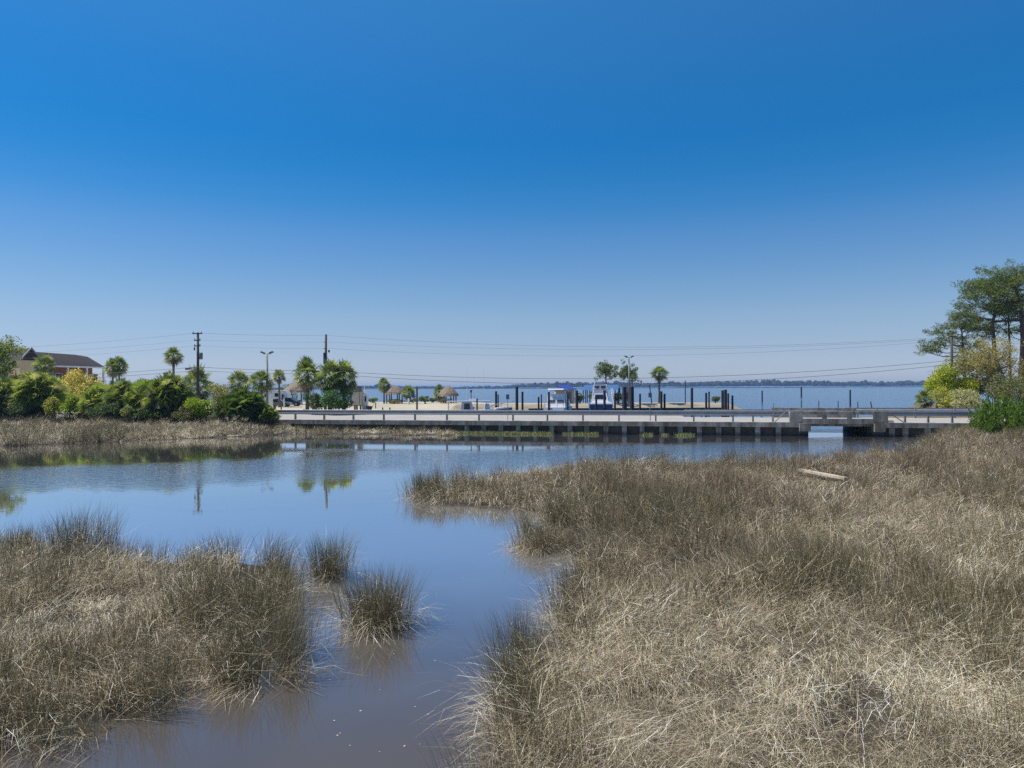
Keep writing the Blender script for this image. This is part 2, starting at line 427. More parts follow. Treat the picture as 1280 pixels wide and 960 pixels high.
def ground_h(P):
    P = np.asarray(P)
    h = np.full(len(P), -0.40)
    for pl in (RIGHT, LEFT, BANK):
        d = sdf(P, pl); h = np.maximum(h, -0.40 + 0.46*sstep(-0.5, 0.35, d))
    s, t = st(P[:,0], P[:,1])
    up = 0.95*sstep(-8, -0.8, t)*sstep(-16, -26, s)
    h = np.where(inside(P, BANK), np.maximum(h, up), h)
    rr = 0.35*sstep(36, 46, P[:,1])*sstep(20, 30, P[:,0])
    h = np.where(inside(P, RIGHT), np.maximum(h, 0.06+rr), h)
    return h
gx = np.arange(-100, 70, 0.6); gy = np.arange(2.5, 76, 0.45)
GX, GY = np.meshgrid(gx, gy); P = np.stack([GX.ravel(), GY.ravel()], 1)
s_, t_ = st(P[:,0], P[:,1])
hh = ground_h(P) + 0.03*vnoise(P, 2.2, 5)
hh = np.where(t_ > -0.2, -0.5, hh)
nx, ny = len(gx), len(gy)
idx = np.arange(nx*ny).reshape(ny, nx)
Q = np.stack([idx[:-1,:-1], idx[:-1,1:], idx[1:,1:], idx[1:,:-1]], -1).reshape(-1,4)
keep = (t_[Q].max(1) < 0.3)
M['mud'] = leaf_mat('marsh_mud', 0.0, 0.75)
mudc = pick([(0.045,0.036,0.026),(0.038,0.031,0.024),(0.055,0.046,0.033)], len(P), .15)
tag(np_mesh('marsh_mud', np.column_stack([P, hh]), Q[keep], mudc, M['mud']), kind='structure')

# ---- land behind the road
LAND_L = [tuple(R(s, 9.2)[:2]) for s in (-420, -120, -60, -30, -6.2)] + [(-7.2, 72), (-7.6, 90), (-9.0, 116), (-2, 116.5), (12, 116.8), (26, 117), (35.6, 117.5), (36.4, 121), (30, 124), (10, 124.5), (-4, 126), (-8, 137), (-20, 140), (-45, 143), (-90, 150), (-420, 190)]
LAND_R = [tuple(R(27.4, 9.2)[:2]), (37.5, 66), (45, 80), (52.5, 94), (56, 99), (66, 108), (110, 128), (400, 220), (420, 52), tuple(R(60,9.2)[:2])]
def land(name, pts, z, m):
    b = MB(); n = len(pts)
    b.add([(p[0],p[1],z) for p in pts] + [(p[0],p[1],-0.6) for p in pts],
          [tuple(range(n))] + [(i, i+n, (i+1)%n+n, (i+1)%n) for i in range(n)])
    return tag(b.build(name, m), kind='structure')
land('sand_lot', LAND_L, 1.0, M['sand'])
land('far_bank_soil', LAND_R, 1.0, M['soil'])
# road body, surface and lines
b = MB(); b.rbox(-420, 14.0, 9.21, 12.9, -0.6, 1.024); b.rbox(-420, 22.88, 0.36, 9.2, -0.6, 1.03); b.rbox(27.42, 420, 0.36, 9.2, -0.6, 1.03)
tag(b.build('road_embankment', M['concrete']), kind='structure')
b = MB(); b.add([R(-420,.56,1.036),R(420,.56,1.036),R(420,9.0,1.036),R(-420,9.0,1.036)], [(0,1,2,3)])
tag(b.build('road', M['asphalt']), kind='structure')
b = MB(); b.add([R(-420,9.01,1.036),R(13.9,9.01,1.036),R(13.9,12.8,1.036),R(-420,12.8,1.036)], [(0,1,2,3)])
tag(b.build('road_shoulder', M['asphalt']), kind='structure')
for nm, t, m in (('edge_line', 1.5, 'paint_w'), ('edge_line', 8.0, 'paint_w'), ('centre_line', 4.65, 'paint_y'), ('centre_line', 4.95, 'paint_y')):
    b = MB(); b.add([R(-420,t-.06,1.040),R(420,t-.06,1.040),R(420,t+.06,1.040),R(-420,t+.06,1.040)], [(0,1,2,3)])
    tag(b.build(nm, M[m]), kind='structure')

# ---- seawalls
def seawall(label, s0, s1, piles, ends):
    t = thing('seawall', label, 'seawall', R((s0+s1)/2, 0.2, 0))
    MB().rbox(s0, s1, 0.0, 0.55, 0.67, ZD).build('cap', M['cap'], t)
    MB().rbox(s0, s1, 0.345, 0.359, -0.5, 0.668).build('panel', M['wall_panel'], t)
    for s in piles:
        MB().rbox(s-.19, s+.19, 0.06, 0.343, -0.5, 0.668).build('pile', M['concrete'], t)
    for (a, c) in ends:
        MB().rbox(a, c, -0.18, 0.8, 0.38, 0.98).build('end_block', M['concrete'], t)
    return t
seawall('long grey concrete seawall under the road, left of the bridge gap', -62, 22.15,
        [sx(x) for x in (583,604,625.5,647,669,689,712,733,757,780,802.5,827,850,874,898,922,947,973)] , [(22.16, 22.95)])
seawall('short beige concrete seawall right of the bridge gap, beside the green bush', 28.15, 40,
        [sx(x) for x in (1115, 1132, 1160, 1184)], [(27.38, 28.14)])
for (a, c, lb) in ((21.75, 22.1, 'small pale concrete cube on the seawall end left of the bridge'), (28.35, 28.75, 'small pale concrete cube on the seawall end right of the bridge')):
    o = MB().rbox(a, c, 0.02, 0.4, ZD+.003, ZD+.17).build('concrete_block', M['pale_concrete'], loc=R((a+c)/2, .2, ZD))
    tag(o, lb, 'concrete block', 'concrete blocks on the seawall ends')

# ---- bridge
t = thing('bridge', 'small flat concrete road bridge with open post railings over the creek mouth', 'bridge', R(25.1, 4.5, 0.7))
MB().rbox(22.9, 27.4, 0.40, 8.7, 0.74, 1.027).build('deck', M['concrete'], t)
for nm, t0, t1 in (('near', 0.02, 0.38), ('far', 8.72, 9.08)):
    rl = MB().rbox(22.42, 27.42, t0, t1, 0.93, 1.32).build('railing_sill', M['cap'], t)
    rl2 = MB().rbox(22.42, 27.42, t0+.03, t1-.03, 1.64, 1.88).build('top_rail', M['cap'], t)
    for s in (24.0, 25.75):
        MB().rbox(s-.14, s+.14, t0+.05, t1-.05, 1.322, 1.638).build('railing_post', M['concrete'], t)
    for s0, s1 in ((21.5, 22.415), (27.425, 28.35)):
        MB().rbox(s0, s1, t0-.005, t1+.02, 1.045, 1.9).build('end_post', M['concrete'], t)
# abutment walls hidden in the shade of the gap
for s0, s1, lb in ((22.15, 22.878, 'left'), (27.422, 28.1, 'right')):
    pass

# ---- guardrails
def wbeam(pts, z0, z1, face=-1):
    """W-shaped beam along road points (s,t): loft of the profile"""
    prof = [(.03,0),(.075,.08),(.075,.30),(.02,.44),(.02,.54),(.075,.68),(.075,.96),(.06,1)]
    rings = []
    for (s, t) in pts:
        front = [R(s, t + face*d, z0 + (z1-z0)*k) for d, k in prof]
        back = [R(s, t + face*d - face*.012, z0 + (z1-z0)*k) for d, k in reversed(prof)]
        rings.append(front + back)
    return MB().loft(rings)
def guardrail(label, s0, s1, t, posts, z0=1.50, z1=1.90, face=-1, half=None):
    g = thing('guardrail', label, 'guardrail', R((s0+s1)/2, t, ZD), 'guardrails along the road')
    wbeam([(s0 + (s1-s0)*i/24, t) for i in range(25)], z0, z1, face).build('rail', M['galv'], g)
    for s in posts:
        MB().rbox(s-.06, s+.06, t+.11*(-face)-.09, t+.11*(-face)+.09, 1.03, z1-.03).build('post', M['post'], g)
        # block between post and rail
    return g
GP = (369,405,441.5,479.5,518.5,558.4,598.5,641,684,728.5,773.5,819.5,867,916,941,966)
g = guardrail('long grey galvanised guardrail on the near road edge left of the bridge', sx(338,.6), 21.48, 0.62, [sx(x,.7) for x in GP])
guardrail('short grey guardrail on the near road edge right of the bridge', 28.4, 40, 0.62, [sx(x,.7) for x in (1131,1160,1190)] + [36.5, 38.5])
guardrail('distant guardrail on the bay side of the road right of the bridge', 28.4, 46, 8.8, [30+3*i for i in range(5)], face=1)
guardrail('distant guardrail on the bay side of the road just left of the bridge', 14, 21.45, 8.8, [15.5,18.2,20.6], 1.44, 1.74, face=1)
for x0,y0,x1,y1,lb in ((968,527,981,515.5,'thin dark diagonal strut leaning against the railing end left of the bridge'),(1111,516,1130,527,'thin dark diagonal strut sloping down from the railing end right of the bridge')):
    Z = R(sx((x0+x1)/2), .3).y
    a = at(x0,y0,Z); c = at(x1,y1,Z); lo = a if a.z < c.z else c
    lo.z = ZD
    tag(MB().tube([a,c], .035, 6).build('guardrail_strut', M['post'], loc=lo), lb, 'strut', 'struts at the bridge ends')
# slim posts along road
def rod(name, label, x, ytop, ybot, Z, r, m, cat, group=None, x2=None, bottom=None):
    a = at(x, ytop, Z); c = at(x2 if x2 else x, ybot, Z)
    if bottom is not None: c.z = bottom
    o = MB().tube([c, a], [r, r*.9], 7).build(name, M[m], loc=c)
    return tag(o, label, cat, group)
rod('marker_post', 'slim grey post standing in front of the guardrail below the leaning sign', 812.5, 510.5, 526, R(sx(812.5),.45).y, .035, 'grey', 'post')
rod('marker_post', 'slim grey post in front of the guardrail near the bridge railing', 966.5, 504, 526, R(sx(966.5),.45).y, .035, 'grey', 'post', bottom=ZD)
for x, yt, lb in ((1001.5,501.5,'leftmost of the thin dark rods upright on the far bridge rail'),(1023.3,501,'second thin dark rod from the left upright on the far bridge rail'),(1047.5,501,'third thin dark rod from the left upright on the far bridge rail'),(1072,502,'rightmost upright thin rod on the far bridge rail, left of the leaning one')):
    s = sx(x, 9.15); p = R(s, 9.15)
    rod('bridge_rod', lb, x, yt, 515, p.y, .04, 'dark', 'rod', 'thin rods on the far bridge rail', bottom=0.9)
p = R(sx(1090,9.15),9.15)
rod('bridge_rod', 'leaning thin dark rod beside the right end of the bridge', 1088, 502, 515, p.y, .05, 'dark', 'rod', 'thin rods on the far bridge rail', x2=1092.5, bottom=0.9)
# near sign seen from behind / edge
pz = R(sx(634.5), .42).y; q = at(634.5, 525, pz); q.z = ZD
t = thing('road_sign', 'small dark blank sign on a slim post before the guardrail, beside the blue hull', 'sign', q)
top = at(634.5, 493, pz)
MB().tube([q, top], .03, 6).build('post', M['grey'], t)
MB().box((top.x, top.y-.035, top.z-.2), (.27, .02, .40)).build('sign_plate', M['greypaint'], t)

# =================================================================== GRASS (rushes)
LIVE = np.array([(0.105,0.105,0.045),(0.15,0.135,0.060),(0.075,0.074,0.038),(0.19,0.155,0.072)])
DRY = np.array([(0.58,0.50,0.355),(0.43,0.37,0.25),(0.78,0.71,0.57),(0.29,0.24,0.145)])
BROWN = np.array([(0.29,0.22,0.14),(0.38,0.295,0.19),(0.23,0.18,0.115)])
def blades(root, az, th0, bend, Ln, w, c0, c1, rng):
    """one curved, tapering strip of three quads for every blade"""
    n = len(root); us = np.array([0, .36, .70, 1.0]); ws = np.array([1.0, .9, .6, .08])
    x = np.zeros(n); z = np.zeros(n)
    ca, sa = np.cos(az), np.sin(az)
    fa = az + math.pi/2 + rng.normal(0, .9, n)
    wx, wy = np.cos(fa), np.sin(fa)
    V = np.empty((n, 4, 2, 3)); C = np.empty((n, 4, 2, 3))
    for k in range(4):
        if k:
            um = .5*(us[k]+us[k-1]); th = th0 + bend*um**1.3*1.2
            x = x + np.sin(th)*Ln*(us[k]-us[k-1]); z = z + np.cos(th)*Ln*(us[k]-us[k-1])
        zz = np.maximum(root[:,2] + z, root[:,2]*0 + 0.015)
        px_, py_ = root[:,0]+ca*x, root[:,1]+sa*x
        for j, sg in ((0,-.5),(1,.5)):
            V[:,k,j,0] = px_ + wx*w*ws[k]*sg; V[:,k,j,1] = py_ + wy*w*ws[k]*sg; V[:,k,j,2] = zz
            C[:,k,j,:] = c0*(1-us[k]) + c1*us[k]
    base = np.arange(n)[:,None]*8
    q = np.array([[0,1,3,2],[2,3,5,4],[4,5,7,6]]).reshape(1,-1)
    Q = (base + q).reshape(-1,4)
    return V.reshape(-1,3), Q, np.clip(C.reshape(-1,3), .004, 1)
def rush_field(pts, nb, hscale, live, brown, edge_az, edge_w, rng, wscale, flow, pale=None):
    """pts tuft centres (n,3); nb blades each"""
    n = len(pts); rep = np.repeat(np.arange(n), nb)
    m = len(rep)
    islive = rng.random(m) < live[rep]
    root = pts[rep] + np.concatenate([rng.normal(0, .13, (m,2)), np.zeros((m,1))], 1)*np.array([1,1,1])
    az = rng.uniform(0, 2*math.pi, m)
    fl = flow[rep] + rng.normal(0, .7, m)
    az = np.where(~islive & (rng.random(m) < .55), fl, az)
    e = rng.random(m) < edge_w[rep]*.75
    az = np.where(e, edge_az[rep] + rng.normal(0, .55, m), az)
    th0 = np.where(islive, np.abs(rng.normal(0, rad(13), m)), np.abs(rng.normal(rad(32), rad(20), m)))
    bend = np.where(islive, rng.uniform(rad(4), rad(30), m), rng.uniform(rad(45), rad(165), m))
    th0 = th0 + np.where(e & ~islive, rad(16), 0)
    Ln = np.where(islive, rng.uniform(.72, 1.12, m), rng.uniform(.55, 1.15, m))*hscale[rep]
    lying = ~islive & (rng.random(m) < .28)
    root[:,2] = np.where(lying, root[:,2] + rng.uniform(.12, .62, m)*hscale[rep], root[:,2])
    th0 = np.where(lying, rng.normal(rad(82), rad(20), m), th0); bend = np.where(lying, rng.normal(rad(12), rad(22), m), bend)
    Ln = np.where(lying, Ln*rng.uniform(.3, .65, m), Ln)
    w = np.where(islive, rng.uniform(.0038, .0065, m), rng.uniform(.004, .0072, m))*wscale[rep]
    cl = LIVE[rng.integers(0, 4, m)]; cd = DRY[rng.integers(0, 4, m)]; cb = BROWN[rng.integers(0, 3, m)]
    cd = cd*np.clip(1 + .28*rng.normal(size=n), .45, 1.6)[rep][:,None]*(1.0 if pale is None else pale[rep][:,None])
    wb = np.clip((brown[rep]-.25)*1.6, 0, .85)[:,None]; cl = cl*(1-wb) + cb*.62*wb
    isb = rng.random(m) < brown[rep]
    cd = np.where(isb[:,None], cb, cd)
    j = (1 + .18*rng.normal(size=(m,1)))*np.where(lying, 1.08, 1.0)[:,None]
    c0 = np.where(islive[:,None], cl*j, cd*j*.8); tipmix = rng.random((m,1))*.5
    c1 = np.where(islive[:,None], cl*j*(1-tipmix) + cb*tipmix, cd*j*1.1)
    return blades(root, az, th0, bend, Ln, w, c0, c1, rng)
def scatter(poly, dens, rng):
    a = np.array(poly); lo, hi = a.min(0), a.max(0)
    n = int((hi-lo).prod()*dens)
    P = lo + rng.random((n,2))*(hi-lo)
    return P[inside(P, poly)]
def in_view(P, margin=90):
    x = 640 + P[:,0]/np.maximum(P[:,1], .1)*F
    return (x > -margin - 1300/np.maximum(P[:,1],1)) & (x < 1280 + margin + 1300/np.maximum(P[:,1],1))
HOLES = [(*gz(795,684)[:2], .55, .9), (*gz(288,742)[:2], .45, .9), (*gz(975,646)[:2], .6, .8), (*gz(1150,600)[:2], .8, .6), (*gz(930,640)[:2], .8, .7), (*gz(560,575)[:2], .1, .1)]
LOGP = gz(1027, 592, 0.22)
def marsh(name, label, cat, poly, rng, kind):
    out = []
    bands = [(0, 9.5, 12, 120), (9.5, 14, 10.5, 105), (14, 21, 7.6, 90), (21, 30, 6.0, 74), (30, 80, 4.6, 60)]
    for (y0, y1, dens, nb) in bands:
        P = scatter(poly, dens, rng); P = P[(P[:,1] >= y0) & (P[:,1] < y1)]; P = P[in_view(P) | (in_view(P, 420 + 3500/np.maximum(P[:,1], 4)) & (rng.random(len(P)) < .5))]
        if not len(P): continue
        keepm = np.ones(len(P), bool)
        for hx_, hy_, r_, s_ in HOLES:
            dd = np.hypot((P[:,0]-hx_), (P[:,1]-hy_)*.55); keepm &= ~((dd < r_) & (rng.random(len(P)) < s_))
        P = P[keepm]
        d = sdf(P, poly); nb1 = vnoise(P, 2.1, 41); nb2 = vnoise(P, 4.6, 42)
        ok = d > np.clip(.30*nb1 + .18*nb2, 0, .75)
        P = P[ok]; d = d[ok]; eps = .05
        gxx = sdf(P + [eps,0], poly) - d; gyy = sdf(P + [0,eps], poly) - d
        eaz = np.arctan2(-gyy, -gxx); ew = 1 - sstep(.15, .8, d)
        n1 = vnoise(P, .55, 21); n2 = vnoise(P, 1.5, 22); n3 = vnoise(P, .30, 23); n4 = vnoise(P, 2.4, 24); n5 = vnoise(P, .95, 25)
        far = sstep(16, 30, P[:,1])
        hs = .80 + .20*n2 + .10*n1 + .16*n4 - .30*sstep(.45, 1.0, n5)
        if kind == 'left': live = .40 + .25*n1 + .1*n2
        elif kind == 'right': live = .26 + .20*n1 - .10*n3 + .02*far
        else: live = .20 + .15*n1
        live = live*(1-.25*far)
        live = np.clip(live + .25*ew*(rng.random(len(P)) < .6), .06, .85)
        brown = np.clip(.22 + .18*n3 + .32*far + .10*sstep(11,18,P[:,1]), .02, .85) if kind != 'bank' else np.clip(.10 + .1*n2, .0, .4)
        if kind == 'right': hs = hs*(1 - .12*sstep(34,44,P[:,1]))
        if kind == 'bank':
            s, t = st(P[:,0], P[:,1]); hs = hs*(1.15 - .25*sstep(-6,-1,t))*np.where(s > -21, .72, 1.0)
        ll = np.hypot((P[:,0]-LOGP.x)/1.5, (P[:,1]-(LOGP.y-1.5))/1.9)
        hs = hs*np.where(ll < 1, .28, 1.0)
        ws = np.where(P[:,1] < 8, .72, .92) + .045*np.maximum(P[:,1]-9, 0)
        g = ground_h(P)
        pts = np.column_stack([P, np.maximum(g, -.12)])
        flow = 1.6*n1 + 1.1*n3 + (2.6 if kind == 'left' else .4)
        pale = np.clip(1 + .30*n4 + .35*sstep(.3, 1.0, n5) - .12*n1, .45, 1.75)
        live = np.clip(live - .25*sstep(.4, 1.0, n5) + .14*n4, .04, .85)
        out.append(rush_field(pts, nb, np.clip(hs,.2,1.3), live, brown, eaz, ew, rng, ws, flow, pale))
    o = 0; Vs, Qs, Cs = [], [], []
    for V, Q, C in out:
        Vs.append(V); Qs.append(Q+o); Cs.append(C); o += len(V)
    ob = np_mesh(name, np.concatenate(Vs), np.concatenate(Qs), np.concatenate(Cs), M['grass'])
    return tag(ob, label, cat, kind='stuff')
marsh('marsh_rushes', 'dense tan and olive rushes filling the right side of the creek', 'marsh grass', RIGHT, np.random.default_rng(1), 'right')
marsh('marsh_rushes', 'dense tan and olive rushes on the low island at left in the creek', 'marsh grass', LEFT, np.random.default_rng(2), 'left')
marsh('bank_grass', 'dry grey grass strip on the far creek bank below the shrubs', 'marsh grass', BANK, np.random.default_rng(3), 'bank')
# single rush clumps standing in the water
def clump(label, x, y, rad_, h, nb, seed, live=.6):
    c = gz(x, y); rng = np.random.default_rng(seed)
    nt = max(4, int(nb/45))
    an = rng.uniform(0, 6.283, nt); rr = rad_*np.sqrt(rng.random(nt))*.75
    P = np.column_stack([c.x + np.cos(an)*rr, c.y + np.sin(an)*rr, np.full(nt, -.03)])
    V, Q, C = rush_field(P, 45, np.full(nt, h), np.full(nt, live), np.full(nt, .2), an, np.clip(rr/rad_*1.3, 0, 1), rng, np.full(nt, 1.0), an)
    o = np_mesh('rush_clump', V, Q, C, M['grass'], loc=(c.x, c.y, 0))
    tag(o, label, 'rush clump', 'rush clumps standing in open water')
clump('largest lone rush clump with a full dark reflection, surrounded by open water', 468, 782, .50, 1.0, 1900, 5, .5)
clump('smaller lone rush clump behind the largest one, right of the left island', 409, 722, .34, .95, 1100, 6, .65)
clump('sparse rush stems rising from open water left of the right marsh edge', 655, 822, .36, .75, 320, 8, .85)
clump('low bleached rush clump at the corner of the marsh, with drooping straw blades over water', 668, 686, .62, .72, 1900, 9, .35)
clump('rounded bristly rush tussock at the far tip of the right marsh, farthest from the camera', 530, 622, .75, .95, 1700, 10, .5)
# bright weeds at the foot of the seawall
rng = np.random.default_rng(4); Pp = []
for x0, x1, n in ((560,602,80),(600,645,110),(640,690,100),(704,716,12),(722,750,44),(802,815,14),(828,834,8),(846,864,26)):
    xs = rng.uniform(x0, x1, n); tt = -rng.random(n)**1.6*1.0 - .05
    for x, tq in zip(xs, tt):
        Pp.append(R(sx(x, tq), tq, 0.0))
Pp = np.array(Pp); m = len(Pp)*16; rep = np.repeat(np.arange(len(Pp)), 16)
root = Pp[rep] + np.concatenate([rng.normal(0,.12,(m,2)), np.zeros((m,1))],1)
root[:,2] = -.02
c = pick([(0.20,0.23,0.08),(0.29,0.30,0.13),(0.14,0.17,0.06)], m, .2, rng)
V,Q,C = blades(root, rng.uniform(0,6.28,m), np.abs(rng.normal(.3,.3,m)), rng.uniform(.1,1.2,m), rng.uniform(.06,.34,m), rng.uniform(.02,.035,m), c*.8, c, rng)
tag(np_mesh('shore_weeds', V, Q, C, M['grass']), 'low bright green weeds along the foot of the grey seawall', 'weeds', kind='stuff')
# specks of foam and leaf litter drifting on the creek
rng = np.random.default_rng(12); b = MB()
for i in range(34):
    x = rng.uniform(400, 690); y = rng.uniform(650, 955)
    q = gz(x, y); r = rng.uniform(.006, .015)
    an = rng.uniform(0,6.28)
    b.add([(q.x+math.cos(an+k*1.2566)*r*rng.uniform(.5,1.3), q.y+math.sin(an+k*1.2566)*r*rng.uniform(.5,1.3), .004) for k in range(5)], [(0,1,2,3,4)])
tag(b.build('floating_flecks', M['bleached']), 'pale flecks of leaf litter drifting on the still creek', 'litter', kind='stuff')
# bleached board lying in the marsh
a = gz(997, 587, 0.30); c = gz(1057, 598, 0.24)
dv = (c-a).normalized(); w = Vector((-dv.y, dv.x, 0))*.13; u = Vector((0,0,.045))
b = MB(); rings = []
for k, wob in ((0,.8),(.3,1),(.65,1.05),(1,.85)):
    p = a.lerp(c, k)
    rings.append([p-w*wob-u, p+w*wob-u, p+w*wob*.9+u, p-w*wob*.9+u])
o = b.loft(rings).build('driftwood_board', M['bleached'], loc=(a+c)/2)
tag(o, 'bleached flat board lying in the rushes before the bridge', 'driftwood')
# =================================================================== PALMS
PALM_CROWNS = []
for k in range(3):
    rg = np.random.default_rng(50+k)
    V1,Q1,C1 = fan_fronds(52, (-42, 84), rg, .50, .50, GREENS, -.5, DEAD, .5, 17, lw=.062)
    V2,Q2,C2 = fan_fronds(13, (-82, -50), rg, .40, .34, [(.12,.125,.05),(.10,.09,.05)], -.86, DEAD, .9, 11, lw=.05)
    V = np.concatenate([V1,V2]); Q = np.concatenate([Q1,Q2+len(V1)]); C = np.concatenate([C1,C2])
    PALM_CROWNS.append((V,Q,C))
crown_cache = {}
def palm(label, x, ytop, ybot, wpx, Z, group='cabbage palms', ground=1.0, lean=0.0, var=None, squash=None, trunk_r=.15):
    """crown between the two rows of the photo, w pixels wide, standing on the ground below"""
    k = var if var is not None else int(x) % 3
    Rr = wpx/F*Z/2*1.12
    zt = at(x, ytop, Z).z; zb = at(x, ybot+1.5, Z).z
    zc = zb + (zt-zb)*.48
    base = px(x, Z, ground); base.x -= lean
    t = thing('cabbage_palm', label, 'palm tree', base, group)
    top = Vector((lean, 0, zc-ground))
    if zc - ground > .6:
        MB().tube([(0,0,-.05),(lean*.25,0,top.z*.35),(lean*.7,0,top.z*.75),top], [trunk_r*1.15,trunk_r*.9,trunk_r*.9,trunk_r*1.2], 9).build('trunk', M['trunk'], t, True, world=False)
    if k not in crown_cache:
        V,Q,C = PALM_CROWNS[k]
        o = np_mesh('crown', V, Q, C, M['leaf'], loc=(0,0,0)); crown_cache[k] = o.data; o.parent = t
    else:
        o = bpy.data.objects.new('crown', crown_cache[k]); COL.objects.link(o); o.parent = t
    o.location = top; o.scale = (Rr, Rr, (zt-zb)/1.72)
    o.rotation_euler = (random.uniform(-.08,.08), random.uniform(-.08,.08), random.uniform(0,6.28))
    return t
G = 'cabbage palms'
palm('round full cabbage palm in front of the dark motel roof', 55, 442, 470, 29, 97)
palm('left one of the twin cabbage palms right of the motel balcony', 141, 447, 472, 21, 108)
palm('right one of the twin cabbage palms right of the motel balcony', 149, 444, 470, 22, 109)
palm('tall slim cabbage palm alone against the sky left of the transformer pole', 217, 433, 456, 26, 98, trunk_r=.17)
palm('broad low cabbage palm with a grey skirt behind the transformer pole', 247, 455, 508, 40, 85)
palm('bushy cabbage palm left of the twin-headed floodlight pole', 299, 462, 492, 31, 86)
palm('cabbage palm with a bare trunk beside the twin-headed floodlight pole', 327, 462, 491, 32, 83)
palm('small distant cabbage palm right of the twin-headed floodlight pole', 349, 461, 479, 17, 104)
palm('tall grey-skirted cabbage palm, leftmost of the roadside cluster by the bare pole', 384, 445, 490, 36, 75, trunk_r=.2)
palm('middle cabbage palm of the roadside cluster, below the bare dark pole', 412, 448, 492, 40, 74, trunk_r=.2)
palm('rightmost cabbage palm of the roadside cluster, with a ragged drooping crown', 430, 449, 494, 37, 75, trunk_r=.2)
palm('bright young cabbage palm left of the thatched hut with bay water behind', 480, 472, 490, 18, 126)
palm('short cabbage palm right of the middle thatched hut', 511, 481, 500, 19, 124)
palm('low cabbage palm half hidden behind the right thatched hut', 549, 480, 501, 17, 136)
palm('lone round-headed cabbage palm on the spit right of the floodlight mast', 824, 457, 476, 25, 118, trunk_r=.17)
palm('small dark cabbage palm above the yellow bush at right, beside the bay', 1171, 469, 490, 22, 88)
palm('squat cabbage palm at the bay edge left of the yellow bush at right', 1156, 487, 510, 26, 86)

def palmetto(name, label, base, w, h, n, seed, cols=GREENS, group='saw palmettos on the creek bank', heads=8):
    rg = np.random.default_rng(seed)
    t = thing(name, label, 'palmetto', base, group)
    Vs, Qs, Cs, o = [], [], [], 0
    for i in range(heads):
        a = i*2.4 + seed; rr = .30*w*math.sqrt(i/max(1,heads-1)) if heads > 1 else 0
        hh = h*(.62 if i == 0 else rg.uniform(.30,.58))
        c = (base[0]+math.cos(a)*rr, base[1]+math.sin(a)*rr*.8, base[2]+hh)
        S = h*.42 if i == 0 else h*rg.uniform(.36,.46)
        S = max(S, w*.22)
        V,Q,C = fan_fronds(int(n*1.9), (-45,86), rg, .62*S*rg.uniform(.9,1.1), .40*S, cols, -.5, DEAD+[(.09,.08,.055)], .4, 17, center=c, lw=.065, twist=1.0)
        V[:,2] = np.maximum(V[:,2], base[2]+.02)
        Vs.append(V); Qs.append(Q+o); Cs.append(C); o += len(V)
    np_mesh('fronds', np.concatenate(Vs), np.concatenate(Qs), np.concatenate(Cs), M['leaf'], t)
    b = MB()
    for i in range(heads):
        a = i*2.4 + seed; rr = .30*w*math.sqrt(i/max(1,heads-1)) if heads > 1 else 0
        b.tube([Vector(base)+Vector((math.cos(a)*rr*.7, math.sin(a)*rr*.5, -.05)), Vector(base)+Vector((math.cos(a)*rr, math.sin(a)*rr*.8, h*.45))], [.13,.1], 6)
    b.build('stem', M['trunk'], t)
    return t
def bank(x, Z=None, t=-1.4):
    s = sx(x, t); p = R(s, t); z = float(ground_h(np.array([[p.x, p.y]]))[0]); p.z = max(z, .1); return p
def veg(x, ytop, Z, ground): return at(x, ytop, Z).z - ground
LIME = [(0.26,0.36,0.02),(0.20,0.30,0.02),(0.33,0.41,0.035)]
YEL = [(0.66,0.53,0.08),(0.58,0.50,0.10),(0.44,0.42,0.09),(0.70,0.58,0.18)]
OLIVE = [(0.149, 0.162, 0.047), (0.203, 0.203, 0.068), (0.108, 0.135, 0.041), (0.257, 0.23, 0.095)]
DKG = [(0.09,0.145,0.045),(0.12,0.185,0.05),(0.07,0.11,0.04),(0.16,0.19,0.09)]
MIDG = [(0.14,0.22,0.04),(0.19,0.27,0.05),(0.10,0.155,0.035)]
SG = 'shrubs on the creek bank'
def sh(name, label, x, ytop, wpx, cols, t=-1.4, Z=None, ground=None, **k):
    if Z is None: p = bank(x, t=t)
    else: p = px(x, Z, 1.0 if ground is None else ground)
    h = at(x, ytop, p.y).z - p.z
    return shrub(name, label, 'shrub', p, wpx/F*p.y, h, cols, group=k.pop('group', SG), **k)
def pm(label, x, ytop, wpx, n, seed, t=-1.4, cols=GREENS, heads=8, **k):
    p = bank(x, t=t); h = at(x, ytop, p.y).z - p.z
    return palmetto('saw_palmetto', label, p, wpx/F*p.y, h, n, seed, cols, heads=heads, **k)
# back row (behind the road), then the front row on the bank, left to right
sh('flowering_shrub', 'large golden yellow shrub before the motel balcony', 92, 459, 66, YEL, Z=78, n=7500, leaf=.22, lobes=16)
sh('flowering_shrub', 'golden yellow shrub at the far left below the oak', 26, 464, 34, YEL, Z=76, n=2600, leaf=.22)
sh('flowering_shrub', 'small orange-yellow shrub below the right end of the motel', 121, 468, 22, [(0.5,0.3,0.06),(0.45,0.36,0.1)], Z=84, n=1500, leaf=.2)
sh('leafy_shrub', 'olive shrub behind the golden shrub and left of the twin palms', 60, 470, 40, OLIVE, Z=80, n=2500, leaf=.2)
sh('leafy_shrub', 'yellow-green shrub behind the lime shrub right of the transformer pole', 276, 480, 44, [(0.30,0.29,0.05),(0.20,0.24,0.04),(0.36,0.32,0.07)], Z=76, n=2600, leaf=.2)
sh('leafy_shrub', 'green hedge behind the tall palmetto between the twin palms and the transformer pole', 185, 476, 64, MIDG, Z=75, n=3200, leaf=.2)
sh('leafy_shrub', 'low bright hedge behind the white camper right of the floodlight pole', 358, 479, 34, [(0.2,0.22,0.04),(0.13,0.17,0.03)], Z=134, n=1400, leaf=.3)
